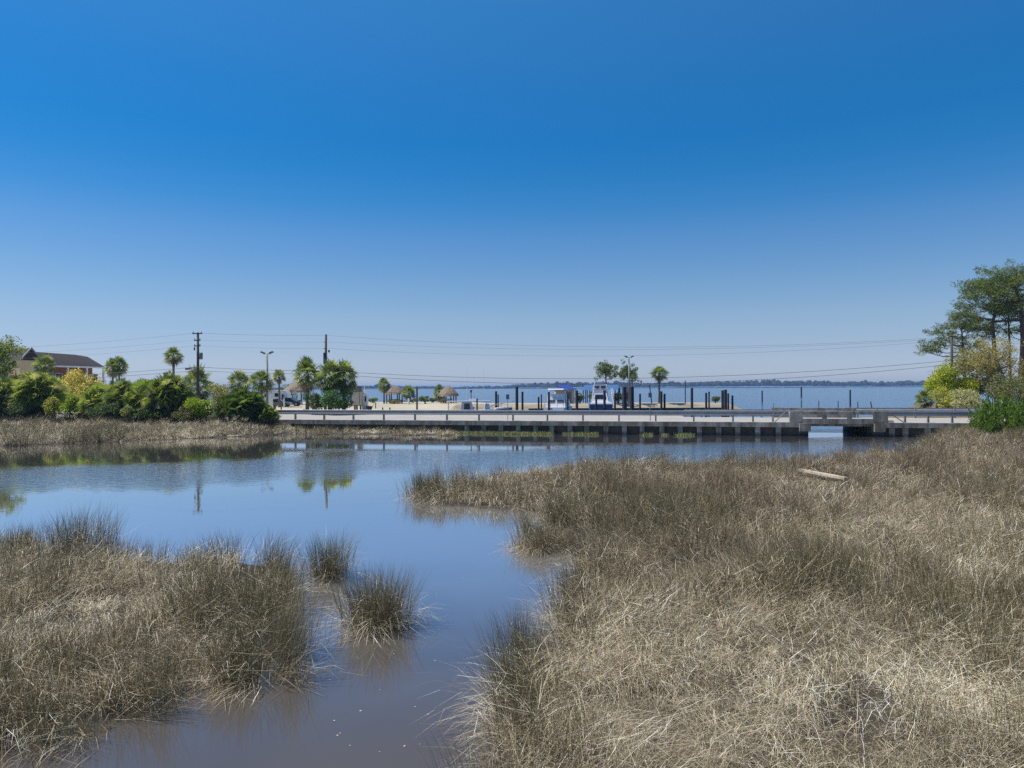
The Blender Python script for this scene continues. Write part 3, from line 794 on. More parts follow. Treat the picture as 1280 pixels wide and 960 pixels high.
pm('dark green palmetto at the far left under the oak', 6, 470, 50, 26, 1)
pm('tall rounded palmetto left of the golden shrub', 46, 463, 46, 30, 2, t=-1.0, cols=[(0.28,0.37,0.05),(0.36,0.42,0.07),(0.18,0.25,0.045),(0.44,0.44,0.14)])
sh('leafy_shrub', 'lime green low shrub in front of the golden shrub', 92, 490, 40, LIME, n=3000, leaf=.17, t=-1.8)
pm('palmetto right of the lime low shrub, below the motel end', 122, 477, 38, 28, 3, cols=[(0.28,0.37,0.05),(0.36,0.42,0.07),(0.18,0.25,0.045),(0.44,0.44,0.14)])
pm('palmetto below the twin palms', 152, 474, 44, 28, 4)
pm('palmetto midway between the twin palms and the transformer pole', 182, 474, 36, 28, 5, t=-1.2, cols=[(0.28,0.37,0.05),(0.36,0.42,0.07),(0.18,0.25,0.045),(0.44,0.44,0.14)])
pm('tall grey-skirted palmetto left of the transformer pole', 212, 466, 48, 34, 6, t=-.9)
sh('leafy_shrub', 'vivid lime shrub at the foot of the transformer pole', 247, 497, 44, LIME, n=3600, leaf=.17, t=-1.8)
sh('leafy_shrub', 'dull olive shrub low on the bank below the vivid lime shrub', 232, 508, 34, OLIVE, n=1700, leaf=.15, t=-2.6)
sh('leafy_shrub', 'pale olive shrub left of the big palmetto by the guardrail end', 277, 503, 34, [(0.2,0.2,0.08),(0.14,0.15,0.06)], n=1800, leaf=.15, t=-2.0)
pm('biggest bright palmetto beside the left end of the guardrail', 304, 484, 58, 36, 7, t=-1.2, heads=11, cols=[(0.11,0.18,0.03),(0.13,0.2,0.035),(0.08,0.13,0.025)])
sh('leafy_shrub', 'yellow-green bush low on the bank left of the lime low shrub', 66, 496, 26, [(0.38,0.40,0.06),(0.28,0.33,0.05),(0.46,0.44,0.10)], n=1500, leaf=.16, t=-2.2)
sh('leafy_shrub', 'pale green bush low on the bank below the palmetto under the twin palms', 160, 502, 24, [(0.30,0.34,0.12),(0.22,0.27,0.08)], n=1300, leaf=.15, t=-2.6)
sh('leafy_shrub', 'straw-yellow bush peeking between the palmettos left of the twin palms', 104, 478, 22, YEL, n=1300, leaf=.18, t=-1.0)
pm('small dark palmetto touching the left end of the guardrail', 332, 505, 30, 24, 8, t=-1.0)
sh('leafy_shrub', 'dark low shrub at the far left bank edge', 28, 498, 40, DKG, n=2200, leaf=.16, t=-2.4)
sh('leafy_shrub', 'dark green shrub between the lime low shrub and the twin palms', 132, 500, 60, DKG, n=2800, leaf=.16, t=-2.2)
sh('leafy_shrub', 'dark green shrub under the grey-skirted palmetto', 192, 502, 52, DKG, n=2800, leaf=.16, t=-2.2)
sh('vine_shrub', 'bright green vine mass climbing the roadside palm cluster', 420, 481, 44, [(0.10,0.20,0.06),(0.07,0.15,0.05),(0.15,0.26,0.06)], Z=73, ground=1.0, n=4800, leaf=.18, lobes=12)
sh('leafy_shrub', 'dark shrub at the foot of the leftmost roadside cluster palm', 391, 490, 28, DKG, Z=73.5, n=2900, leaf=.16)
sh('leafy_shrub', 'sunlit green bush behind the beige shed on blocks', 443, 479, 20, [(0.12,0.15,0.03),(0.16,0.18,0.04)], Z=112, n=1300, leaf=.25)
sh('leafy_shrub', 'small round bush right of the dark wooden post before the huts', 531, 494, 15, MIDG, Z=123, n=900, leaf=.24)
sh('leafy_shrub', 'dry grassy shrub at the foot of the middle thatched hut', 493, 499, 32, [(0.25,0.23,0.09),(0.16,0.17,0.06)], Z=124, n=900, leaf=.2)
sh('leafy_shrub', 'low green scrub at the bay edge left of the bright young palm', 467, 497, 18, MIDG, Z=130, n=900, leaf=.22)
sh('leafy_shrub', 'low grey-green scrub on the sand under the short palm', 516, 498, 15, OLIVE, Z=130, n=700, leaf=.22)
sh('leafy_shrub', 'low olive scrub on the sand left of the right thatched hut', 541, 497, 12, OLIVE, Z=132, n=700, leaf=.22)
sh('leafy_shrub', 'reddish dry shrub at the foot of the right thatched hut', 556, 498, 18, [(0.25,0.17,0.10),(0.2,0.17,0.08)], Z=126, n=800, leaf=.2)
sh('leafy_shrub', 'round green bush between the blue-roofed hut and the blue canopy', 724, 492, 12, MIDG, Z=119, n=800, leaf=.22)
sh('leafy_shrub', 'dark green bush under the blue canopy behind the sport boat', 743, 487, 16, DKG, Z=119, n=1000, leaf=.22)
sh('leafy_shrub', 'grey-green bush below the closed navy umbrella', 773, 489, 13, [(0.07,0.085,0.06),(0.05,0.06,0.04)], Z=119.5, n=900, leaf=.22)
sh('leafy_shrub', 'spiky yellow-green bush near the end of the spit', 895, 494, 14, [(0.17,0.2,0.05),(0.12,0.15,0.05)], Z=119, n=900, leaf=.3, aspect=.25)

# =================================================================== TREES
def tree(name, label, base, trunk_pts, trunk_r, limbs, cl_cols, clusters, cat='tree', group=None, leaf=.2, per=46, csize=.8, flat=.55, aspect=.5, seed=1, mtl='leaf', bark='bark', updir=False):
    """trunk and limbs in one mesh; the crown is leaf clusters at the limb ends"""
    rg = np.random.default_rng(seed)
    t = thing(name, label, cat, base, group)
    b = MB(); b.tube(trunk_pts, [trunk_r*(1-.72*i/(len(trunk_pts)-1)) for i in range(len(trunk_pts))], 8)
    cl = []
    def along(k):
        f = k*(len(trunk_pts)-1); i = min(int(f), len(trunk_pts)-2); return Vector(trunk_pts[i]).lerp(Vector(trunk_pts[i+1]), f-i)
    for (k, az, ln, rise) in limbs:
        p = along(k); d = Vector((math.cos(az), math.sin(az), rise)).normalized()
        m1 = p + d*ln*.5 + Vector((rg.normal()*.12, rg.normal()*.12, -ln*.04)); e = p + d*ln + Vector((0,0,ln*.10))
        r0 = trunk_r*(1-.72*k)*.5
        b.tube([p, m1, e], [r0, r0*.6, r0*.25], 6)
        cl.append((e, 1.0)); cl.append((p.lerp(e,.72)+Vector((rg.normal()*.3,rg.normal()*.3,.25)), .85))
        for j in range(3):
            q = m1.lerp(e, rg.uniform(0,.9)); sd = Vector((rg.normal(), rg.normal(), abs(rg.normal())*.5+.1)).normalized()*ln*rg.uniform(.2,.42)
            b.tube([q, q+sd*.6+Vector((0,0,.05)), q+sd], [r0*.4, r0*.28, r0*.12], 5)
            cl.append((q+sd, .9))
    b.build('trunk', M[bark], t, True)
    P, S = [], []
    for (c, k) in cl[:]:
        for j in range(clusters):
            o = rg.normal(size=3)*csize*.45*np.array([1,1,flat])
            cc = np.array(c) + o
            n = int(per*k*rg.uniform(.6,1.3))
            dq = unit(rg.normal(size=(n,3)))*rg.random((n,1))**.45*csize*rg.uniform(.35,.6)*np.array([1,1,flat])
            P.append(cc + dq); S.append(dq)
    P = np.concatenate(P); S = np.concatenate(S)
    dirs = S + rg.normal(size=S.shape)*.25 + np.array([0,0,.18]) if updir else None
    C = pick(cl_cols, len(P), .28, rg)
    V,Q,C = leaf_quads(P, leaf, C, .2, aspect, rg, dirs)
    np_mesh('crown', V, Q, C, M[mtl], t)
    return t
PINE = [(0.14,0.185,0.045),(0.18,0.225,0.05),(0.10,0.14,0.04),(0.21,0.25,0.07)]
def pine(label, Z, trunk_px, limbs, r=.26, seed=1, csize=1.15, per=36, clusters=2):
    pts = [at(x, y, Z) for x, y in trunk_px]; base = pts[0].copy(); base.z = 1.0
    pts = [base - Vector((0,0,.1))] + pts
    return tree('pine_tree', label, base, pts, r, limbs, PINE, clusters, group='tall pines on the right bank', leaf=.34, per=int(per*1.8), csize=csize*1.22, flat=.60, aspect=.19, seed=seed, mtl='needle', updir=True)
def ring_limbs(n, k0, k1, l0, l1, rise0, rise1, seed):
    rg = np.random.default_rng(seed)
    return [(k0+(k1-k0)*i/(n-1), i*2.4+rg.uniform(-.5,.5), (l0+(l1-l0)*i/(n-1))*rg.uniform(.75,1.2), rise0+(rise1-rise0)*i/(n-1)) for i in range(n)]
pine('tallest pine at the right edge of the photo with a broad crown', 80, [(1277,470),(1279,420),(1277,385),(1271,364),(1269,354)], ring_limbs(17,.48,.97,5.8,2.2,.12,.7,1)+[(.72,3.0,5.0,.25),(.66,3.3,4.2,.12)], .32, 1, 1.35)
pine('pine with a forked open crown just left of the tallest pine', 82, [(1246,470),(1243,430),(1241,405),(1246,385),(1243,373),(1240,366)], ring_limbs(16,.52,.97,4.6,1.7,.15,.8,2)+[(.68,3.2,2.6,.3)], .28, 2, 1.2)
pine('shorter leftmost pine behind the utility pole at the bay edge', 84, [(1206,460),(1204,440),(1203,420),(1202,408)], ring_limbs(15,.40,.97,4.2,1.7,.0,.7,3)+[(.5,3.14,4.0,.02),(.6,2.9,3.6,.1)], .22, 3, 1.1)
pine('small thin pine between the forked pine and the tallest pine', 84, [(1263,460),(1262,420),(1261,398),(1262,388)], ring_limbs(10,.55,.97,2.8,1.2,.05,.7,4), .16, 4, 1.0)
pine('pine beyond the tallest pine, mostly outside the frame', 92, [(1302,470),(1303,400),(1300,345)], ring_limbs(12,.5,.97,5.0,2.0,.1,.7,5), .3, 5, 1.3)
# leafing oak and right-bank shrubs
p = px(1254, 76, 1.0)
tree('oak_tree', 'half-bare oak with sparse golden leaves below the forked pine', p, [p-Vector((0,0,.1)), at(1258,490,76), at(1254,470,76), at(1246,452,76), at(1238,440,76)], .22,
     ring_limbs(12,.35,.95,3.0,1.6,.5,.6,8), [(0.50,0.40,0.10),(0.40,0.36,0.12),(0.54,0.42,0.14),(0.32,0.31,0.12)], 2, leaf=.17, per=40, csize=1.3, flat=.8, seed=8, bark='greybark')
p = px(1222, 79, 1.0)
tree('oak_tree', 'small rounded oak with tan new leaves behind the pale flowering bush', p, [p-Vector((0,0,.1)), at(1222,490,79), at(1221,470,79), at(1221,456,79)], .18,
     ring_limbs(12,.45,.95,2.6,1.4,.4,.8,9), [(0.42,0.37,0.14),(0.34,0.34,0.12),(0.48,0.41,0.18),(0.30,0.32,0.10)], 3, leaf=.18, per=75, csize=1.4, flat=.8, seed=9, bark='greybark')
sh('leafy_shrub', 'large vivid yellow-green bush behind the utility pole at right', 1189, 447, 62, [(0.50,0.54,0.03),(0.42,0.50,0.03),(0.32,0.41,0.03),(0.58,0.57,0.06)], Z=80, n=11000, leaf=.2, lobes=14, group='shrubs on the right bank')
sh('leafy_shrub', 'lower yellow bush spilling toward the guardrail left of the utility pole', 1180, 484, 36, [(0.50,0.50,0.08),(0.54,0.50,0.13),(0.36,0.40,0.05)], Z=75, n=2800, leaf=.18, group='shrubs on the right bank')
sh('flowering_shrub', 'pale cream flowering bush right of the utility pole', 1208, 484, 44, [(0.62,0.58,0.36),(0.48,0.47,0.22),(0.34,0.37,0.12)], Z=71, n=4200, leaf=.17, group='shrubs on the right bank')
sh('leafy_shrub', 'dull green thicket behind the big cedar bush at the right edge', 1272, 462, 66, [(0.22,0.24,0.08),(0.17,0.20,0.06),(0.32,0.29,0.12)], Z=72, n=4500, leaf=.19, lobes=12, group='shrubs on the right bank')
sh('leafy_shrub', 'dark green thicket below the pines behind the tan oak', 1236, 464, 52, MIDG, Z=84, n=4200, leaf=.2, group='shrubs on the right bank')
# big feathery cedar bush
def feathery(label, x, ytop, wpx, Z, ground, seed, n=360):
    rg = np.random.default_rng(seed); base = px(x, Z, ground); h = at(x, ytop, Z).z-ground; w = wpx/F*Z
    t = thing('cedar_bush', label, 'bush', base, 'feathery cedar bushes on the right bank')
    P, D = [], []
    for i in range(n):
        d = unit(rg.normal(size=3)); d[2] = abs(d[2]); rr = rg.uniform(.35,1.0)**.5
        c = np.array(base) + d*np.array([w*.5, w*.42, h*.78])*rr*rg.uniform(.8,1.08)
        L = rg.uniform(.35,.75); m = 42
        u = rg.random((m,1)); ang = rg.uniform(0,6.28,m)
        spread = (1-u[:,0])*.17+.02
        axis = unit(np.array([d[0]*.4, d[1]*.4, 1.0]) + rg.normal(size=3)*.12)
        q = c + axis*u*L + np.stack([np.cos(ang)*spread, np.sin(ang)*spread, np.zeros(m)],1)
        P.append(q); D.append(axis + np.stack([np.cos(ang), np.sin(ang), np.zeros(m)],1)*.7)
    P = np.concatenate(P); D = np.concatenate(D); P[:,2] = np.maximum(P[:,2], ground+.02)
    C = pick([(0.14,0.24,0.035),(0.18,0.30,0.04),(0.09,0.16,0.03),(0.24,0.34,0.06)], len(P), .25, rg)
    V,Q,C = leaf_quads(P, .17, C, 1, .28, rg, D)
    np_mesh('foliage', V, Q, C, M['leaf'], t)
    b = MB()
    for i in range(7):
        a = i*.9; b.tube([Vector(base)+Vector((math.cos(a)*.2,math.sin(a)*.2,-.05)), Vector(base)+Vector((math.cos(a)*w*.25,math.sin(a)*w*.2,h*.6))], [.06,.02], 5)
    b.build('stem', M['bark'], t)
feathery('feathery bright green cedar bush covering the right end of the seawall', 1246, 486, 66, 48.5, .25, 3)
feathery('feathery green cedar bush at the right edge of the photo, lower than its neighbour', 1285, 494, 52, 47.0, .3, 4)
feathery('feathery cedar bush outside the right edge, behind the marsh grass', 1345, 490, 60, 49.0, .3, 6, 240)
sh('leafy_shrub', 'green thicket on the right bank outside the right edge of the photo', 1345, 468, 80, MIDG, Z=70, n=3200, leaf=.2, group='shrubs on the right bank')
# two small trees on the spit
for x, y0, y1, lean, lb, sd in ((757,459,476,.2,'small open-crowned tree above the sport boat on the spit',21),(786,461,486,-.3,'small open-crowned tree beside the tall floodlight mast on the spit',22)):
    Z = 117.5; p = px(x, Z, 1.0)
    tree('spit_tree', lb, p, [p-Vector((0,0,.1)), at(x+lean*6,495,Z), at(x+lean*3,482,Z), at(x,(y0+y1)/2,Z), at(x,y0+4,Z)], .2, ring_limbs(10,.62,.97,1.9,.9,.25,.7,sd),
         [(0.14,0.18,0.045),(0.19,0.23,0.05),(0.09,0.125,0.035)], 2, leaf=.26, per=30, csize=.9, flat=1.0, seed=sd, group='small trees on the spit')
# oak at the left edge
p = px(-20, 74, 1.0)
tree('oak_tree', 'large olive oak cut by the left edge of the photo', p, [p-Vector((0,0,.1)), at(-19,490,74), at(-20,467,74), at(-20,450,74), at(-20,442,74)], .3, ring_limbs(16,.35,.97,2.9,1.4,.1,.5,30),
     [(0.16,0.24,0.035),(0.22,0.28,0.05),(0.11,0.17,0.03),(0.33,0.33,0.08)], 3, leaf=.22, per=70, csize=1.3, flat=.75, seed=30, bark='greybark')

# =================================================================== POLES AND WIRES
def upole(label, x, ytop, Z, arms, seed, ground=1.0, leanx=0.0):
    base = px(x, Z, ground); top = at(x+leanx, ytop, Z)
    t = thing('utility_pole', label, 'utility pole', base, 'utility poles along the road')
    MB().tube([base-Vector((0,0,.2)), base.lerp(top,.5), top], [.17,.15,.12], 10).build('shaft', M['pole'], t, True)
    for (y, half) in arms:
        c = at(x+leanx*.8, y, Z) + Vector((0,-.16,0))
        MB().box(c, (half*2, .10, .11)).build('crossarm', M['pole'], t)
        for sg in (-1, 1):
            q = c + Vector((sg*half*.85, 0, .05)); MB().tube([q, q+Vector((0,0,.09)), q+Vector((0,0,.18))], [.035,.06,.03], 7).build('insulator', M['grey'], t)
    return t, base, top
t, _, _ = upole('tall transformer pole standing behind the lime shrub at left', 247.5, 415.5, 80, [(417,.55),(425.5,.35),(432.5,.35)], 1)
c = at(251.7, 445, 80)
tr = MB().tube([c-Vector((0,.1,.38)), c-Vector((0,.1,-.32)), c-Vector((0,.1,-.38))], [.2,.2,.13], 12).build('transformer', M['greypaint'], t, True)
c2 = at(243.2, 434, 80); MB().tube([c2, c2-Vector((0,0,.35))], [.07,.09], 8).build('cutout_fuse', M['dark'], t)
c3 = at(235, 461, 80); b = MB().tube([at(247,461.5,80), at(241,459.6,80), c3], .035, 6); b.build('lamp_arm', M['post'], t)
MB().tube([c3+Vector((.25,0,.02)), c3+Vector((-.28,0,0))], [.10,.13], 8).build('lamp_head', M['dark'], t)
t, _, _ = upole('dark bare utility pole rising from the roadside palm cluster', 406.5, 418, 81.5, [], 2, leanx=1.2)
for y in (427.5, 435.5): 
    c = at(406.8, y, 81.3); MB().tube([c-Vector((.18,0,0)), c+Vector((.18,0,0))], .04, 6).build('crossarm', M['pole'], t)
c = at(411.3, 439, 81.3); MB().tube([c-Vector((0,0,.14)), c+Vector((0,0,.14))], .1, 8).build('cutout_fuse', M['dark'], t)
c = at(406.6, 448, 81.3); MB().box(c, (.36,.3,1.3)).build('conduit_box', M['dark'], t)
upole('weathered utility pole at right in front of the yellow bush', 1190, 420, 79, [(420.8,.3)], 3)
def wire(label, pts, sag, r, Zs=None):
    P = []
    for i in range(len(pts)-1):
        a, c = pts[i], pts[i+1]
        for k in range(25):
            u = k/24
            if i and k == 0: continue
            q = a.lerp(c, u); q = q - Vector((0,0,sag[i]*4*u*(1-u))); P.append(q)
    o = MB().tube(P, r, 5, False).build('power_line', M['wire'], loc=P[0]); tag(o, label, 'power line', 'power lines between the poles')
Lf = lambda z: Vector((-112, 92, z))
Rt = lambda z: Vector((118, 74, z))
wire('topmost thin wire between the pole tops', [Lf(9.8), at(247,416.2,79.8), at(407,419,81.3), at(1190,421,78.8), Rt(9.6)], [1.5,.12,1.25,1.2], .009)
wire('second thin wire from the top, just under the topmost one', [Lf(9.2), at(247,424.8,79.8), at(407,427.4,81.2), at(1189,423,78.8), Rt(9.3)], [1.5,.12,1.05,1.2], .008)
wire('third thin wire from the top, lowest of the faint upper ones', [Lf(8.6), at(247,432,79.8), at(407,435.3,81.2), at(1189,425,78.8), Rt(9.0)], [1.5,.12,1.3,1.2], .008)
wire('thick upper cable of the lower pair sagging above the far shore', [Lf(5.9), at(247,458.7,79.8), at(407,463.5,81.3), at(1190,450.5,78.8), Rt(6.6)], [1.2,.12,1.42,1.2], .020)
wire('thick lowest cable of all, touching the far shore line in places', [Lf(5.5), at(247,463.3,79.8), at(407,467,81.3), at(1190,455.5,78.8), Rt(6.2)], [1.2,.12,1.66,1.2], .019)

def floodpole(label, x, ytop, Z, ground=1.0):
    base = px(x, Z, ground); top = at(x, ytop, Z)
    t = thing('floodlight_pole', label, 'floodlight', base, 'twin-headed floodlight poles')
    MB().tube([base-Vector((0,0,.1)), top], [.15,.10], 9).build('pole', M['grey'], t, True)
    MB().tube([top+Vector((-.45,0,.02)), top+Vector((.45,0,.02))], .045, 6).build('arm', M['grey'], t)
    for sg in (-1,1):
        c = top + Vector((sg*.5, -.05, .14)); w = .24
        b = MB(); b.hexa([c+Vector((sg*q[0],q[1],q[2])) for q in ((-.18,-.2,-.12),(.25,-.2,.03),(.25,.2,.03),(-.18,.2,-.12),(-.24,-.2,.03),(.17,-.2,.19),(.17,.2,.19),(-.24,.2,.03))])
        b.build('lamp_head', M['greypaint'], t)
    return t
floodpole('twin-headed floodlight pole between the palms left of the camper', 334, 442.5, 84)
floodpole('tall twin-headed floodlight mast on the spit beside the small tree', 786.5, 447, 112)
def woodpost(name, label, x, ytop, ybot, Z, r, m='wood', group=None, cat='post', ground=1.0, x2=None):
    return rod(name, label, x, ytop, ybot, Z, r, m, cat, group, x2, bottom=ground)
woodpost('wooden_post', 'thick dark wooden post standing on the sand right of the middle thatched hut', 521.2, 484, 512, 90, .12, 'pole')
woodpost('wooden_post', 'stubby wooden post on the sand near the guardrail left end', 343.4, 506.5, 515, 82, .16)
woodpost('wooden_post', 'thin wooden post on the sand before the camper', 351.5, 505.3, 515, 82, .08)
woodpost('wooden_post', 'short thin post on the sand right of the beige shed', 469.5, 503, 512, 96, .07, 'pole')
for x, lb in ((478.3,'left one of two tiny dark bollards on the sand behind the guardrail'),(487.2,'right one of two tiny dark bollards on the sand behind the guardrail')):
    woodpost('bollard', lb, x, 509.3, 512, 90, .09, 'dark', 'dark bollards on the sand', 'bollard')
woodpost('white_post', 'short white post beside the short palm right of the middle thatched hut', 510.8, 498, 504, 118, .16, 'white')
woodpost('mast', 'thin tall pole on the spit right of the lone round palm', 856.5, 475.5, 504, 118, .09, 'pole', None, 'pole')
# fallen branch by the palm cluster
a = at(376,511,79); a.z = 1.02
tag(MB().tube([a, a+Vector((.28,0,.42)), a+Vector((.62,.1,.38)), a+Vector((.9,.1,.02))], [.035,.045,.04,.03], 6).build('fallen_branch', M['pole'], loc=a), 'dark bent branch arched on the sand left of the palm cluster', 'branch')
# leaning sign post on the spit
p = at(814.6, 503, 117); p.z = 1.0; q = at(811.8, 481.5, 117)
t = thing('leaning_sign', 'leaning post with a small grey board on the spit left of the lone round palm', 'sign', p)
MB().tube([p-Vector((0,0,.05)), q], [.10,.08], 7).build('post', M['pole'], t); c = p.lerp(q,.46) - Vector((.12,.16,0))
MB().box(c, (.55,.06,.75)).build('board', M['greypaint'], t)

# =================================================================== DOCK PILINGS
PIL = [  # x, top y, Z, radius, label
 (596.2, 498, 76, .085, 'short dark piling beside the white cabin boat roof'),
 (620.0, 489, 92, .15, 'stout dark piling rising behind the blue bow'),
 (622.6, 493, 97, .09, 'thin dark piling close right of the stout one behind the blue bow'),
 (646.0, 483, 76, .155, 'tallest thick black piling right of the blue-hulled boat'),
 (653.0, 489.5, 78, .12, 'black piling just right of the tallest one by the blue-hulled boat'),
 (673.2, 496, 80, .11, 'short piling left of the white cruiser stern'),
 (676.6, 493, 96, .09, 'thin piling behind the white cruiser at its left edge'),
 (686.0, 489.8, 74, .12, 'dark piling crossing the front of the white cruiser'),
 (709.5, 492, 76, .10, 'dark piling right of the white cruiser'),
 (721.0, 488, 75, .145, 'thick grey piling in front of the blue-roofed hut right wall'),
 (745.2, 495, 74, .11, 'shorter piling in front of the blue sport boat transom'),
 (755.6, 487.8, 74, .14, 'taller piling in front of the blue sport boat transom'),
 (768.6, 492, 76, .11, 'slim piling just right of the blue sport boat'),
 (780.6, 483.2, 77, .26, 'very thick dark piling left of the floodlight mast'),
 (789.8, 482.8, 78, .24, 'very thick dark piling right of the floodlight mast'),
 (800.0, 492, 80, .11, 'slim piling between the thick pair and the leaning sign'),
 (826.6, 489, 76, .13, 'dark piling in front of the lone round palm trunk'),
 (830.6, 492, 76, .12, 'shorter dark piling close right of the one before the lone round palm'),
 (864.8, 485, 76, .14, 'tall dark piling alone at the middle of the spit front'),
 (882.6, 491, 78, .12, 'dark piling left of the spiky bush near the spit end'),
 (886.2, 489.5, 96, .11, 'farther piling beside the spiky bush near the spit end'),
 (903.0, 487.8, 76, .13, 'leftmost piling of the group of four at the spit end'),
 (906.7, 487.0, 74, .17, 'thickest piling of the group of four at the spit end'),
 (910.2, 491.6, 78, .10, 'thin third piling of the group of four at the spit end'),
 (915.4, 494.2, 74, .11, 'lowest rightmost piling of the group of four at the spit end'),
 (952.6, 488.2, 178, .17, 'thin channel marker piling in the bay right of the spit end'),
 (1001.6, 483.2, 250, .26, 'farthest channel piling in the bay, above the left end of the bridge'),
 (1062.6, 487.2, 136, .15, 'dark channel piling in the bay above the middle of the bridge'),
]
for x, yt, Z, r, lb in PIL:
    top = at(x, yt, Z)
    c = px(x, Z, 0.0)
    o = MB().tube([c-Vector((0,0,.6)), c.lerp(top,.5), top-Vector((0,0,.04)), top], [r*1.08, r, r*.98, r*.8], 9).build('dock_piling', M['piling'], loc=c, smooth=False)
    tag(o, lb, 'piling', 'dock pilings in the marina basin' if Z < 100 else 'channel pilings in the bay')
# floating dock and spit kerb
def dock(label, x0, x1, Z, d, z, m='bleached'):
    a = px(x0, Z, z); c = px(x1, Z, z); t = thing('floating_dock', label, 'dock', (a+c)/2 - Vector((0,0,z)))
    MB().box(((a.x+c.x)/2, Z, z), (c.x-a.x, d, .12)).build('deck_boards', M[m], t)
    MB().box(((a.x+c.x)/2, Z, z-.26), (c.x-a.x-.1, d-.1, .398)).build('float', M['dark'], t)
dock('long pale floating dock lying along the front of the spit', 660, 905, 112, 1.6, .45)
dock('short floating dock behind the white cabin boat', 560, 645, 100, 1.4, .45)
b = MB(); line = [(-7.15,71.5),(-7.5,90),(-9.0,116),(-2,116.5),(12,116.8),(26,117),(35.6,117.5)]
n_ = [(1,0),(1,0),(.8,-.7),(0,-1),(0,-1),(0,-1),(.6,-.8)]
for i in range(len(line)-1):
    (x0,y0),(x1,y1) = line[i], line[i+1]; (a0,c0),(a1,c1) = n_[i], n_[i+1]; w = 3.6
    b.add([(x0,y0,1.06),(x1,y1,1.06),(x1+a1*w,y1+c1*w,-.15),(x0+a0*w,y0+c0*w,-.15),(x0-a0*.4,y0-c0*.4,1.004),(x1-a1*.4,y1-c1*.4,1.004)], [(3,2,1,0),(0,1,5,4)])
tag(b.build('sand_bank', mat('bank_sand', (0.30,0.26,0.195), 1.0, var=.5, scale=.5, stretch=(.3,1,1), spec=.1)), kind='structure')
# =================================================================== BUILDINGS
def local_frame(o, ang):
    e = Vector((math.cos(ang), math.sin(ang), 0)); n = Vector((-math.sin(ang), math.cos(ang), 0))
    return lambda a, c, z: Vector((o[0], o[1], 0)) + e*a + n*c + Vector((0,0,z))
def fbox(b, f, a0,a1,c0,c1,z0,z1):
    return b.hexa([f(a0,c0,z0),f(a1,c0,z0),f(a1,c1,z0),f(a0,c1,z0),f(a0,c0,z1),f(a1,c0,z1),f(a1,c1,z1),f(a0,c1,z1)])
# motel: frame along the front eave, right end farther away
E0 = px(33,112); E1 = px(131,127); ang = math.atan2(E1.y-E0.y, E1.x-E0.x); LN = (E1-E0).length
ze, zr = 7.75, 9.85
f = local_frame(E0, ang); t = thing('motel', 'two-storey brick motel with a dark shingle roof behind the left shrubs', 'motel', f(LN/2, 3, 1.0))
rf = MB(); W2 = 6.2
rf.add([f(-4,0,ze),f(LN,0,ze),f(LN-.6,W2/2,zr-.25),f(LN-3.2,W2/2,zr),f(-4,W2/2,zr+.25),f(LN,W2,ze),f(-4,W2,ze)], [(0,1,2,3,4),(6,4,3,2,5),(1,5,2),(0,4,6)])
o = rf.build('roof', M['shingle'], t)
b = MB(); fbox(b, f, -4, LN+.02, -.06, .10, ze-.28, ze-.02); b.build('fascia', M['white'], o)
b = MB(); fbox(b, f, -4, LN-1.4, 1.3, W2-.3, 4.3, ze-.05); wu = b.build('upper_wall', M['brick'], t)
b = MB(); fbox(b, f, -4, LN-.9, 1.0, W2-.3, .9, 4.1); b.build('lower_wall', M['white'], t)
b = MB(); fbox(b, f, -4, LN+.3, -.15, W2-.2, 4.11, 4.29); b.build('balcony_slab', M['white'], t)
for a in (1.2, 5.2, 9.2, 12.6):
    b = MB(); fbox(b, f, a, a+.95, 1.22, 1.298, 4.3, 6.4); d = b.build('door', M['teal'], wu)
    b = MB(); fbox(b, f, a+1.3, a+2.6, 1.24, 1.298, 5.0, 6.5); w = b.build('window', M['white'], wu)
    b = MB(); fbox(b, f, a+1.38, a+2.52, 1.22, 1.238, 5.08, 6.42); b.build('pane', M['glass'], w)
for a in (0, 3.9, 7.8, 11.7, LN-.15):
    b = MB(); fbox(b, f, a-.12, a+.12, .02, .26, 1.0, ze-.29); b.build('column', M['white'], t)
b = MB()
fbox(b, f, -4, LN+.25, -.10, -.05, 5.2, 5.28); fbox(b, f, -4, LN+.25, -.10, -.05, 4.45, 4.5)
for i in range(64): fbox(b, f, -4+i*.305, -4+i*.305+.05, -.095, -.055, 4.3, 5.2)
fbox(b, f, LN+.19, LN+.24, -.05, W2-.3, 5.2, 5.28)
for i in range(20): fbox(b, f, LN+.195, LN+.235, i*.29, i*.29+.05, 4.3, 5.2)
b.build('balcony_railing', M['grey'], t)
# cross gable at the left end
b = MB(); g0, g1, gm = -3.4, .35, -1.52
zg0, zg1 = ze+.55, zr+.35
b.add([f(g0,-2.6,zg0),f(gm,-2.6,zg1),f(g1,-2.6,zg0),f(g0,3.2,zg0),f(gm,3.2,zg1),f(g1,3.2,zg0)], [(0,1,4,3),(1,2,5,4),(0,2,1),(3,4,5)])
gb = b.build('gable_roof', M['shingle'], t)
b = MB()
for p0, p1 in (((g0,zg0),(gm,zg1)),((g1,zg0),(gm,zg1))):
    b.hexa([f(p0[0],-2.75,p0[1]-.12),f(p1[0],-2.75,p1[1]-.12),f(p1[0],-2.62,p1[1]-.12),f(p0[0],-2.62,p0[1]-.12),f(p0[0],-2.75,p0[1]+.16),f(p1[0],-2.75,p1[1]+.16),f(p1[0],-2.62,p1[1]+.16),f(p0[0],-2.62,p0[1]+.16)])
b.build('bargeboard', M['grey'], gb)
b = MB(); fbox(b, f, g0+.1, g1-.1, -2.5, 1.2, .9, zg0-.02); b.build('stair_tower', M['cream'], t)

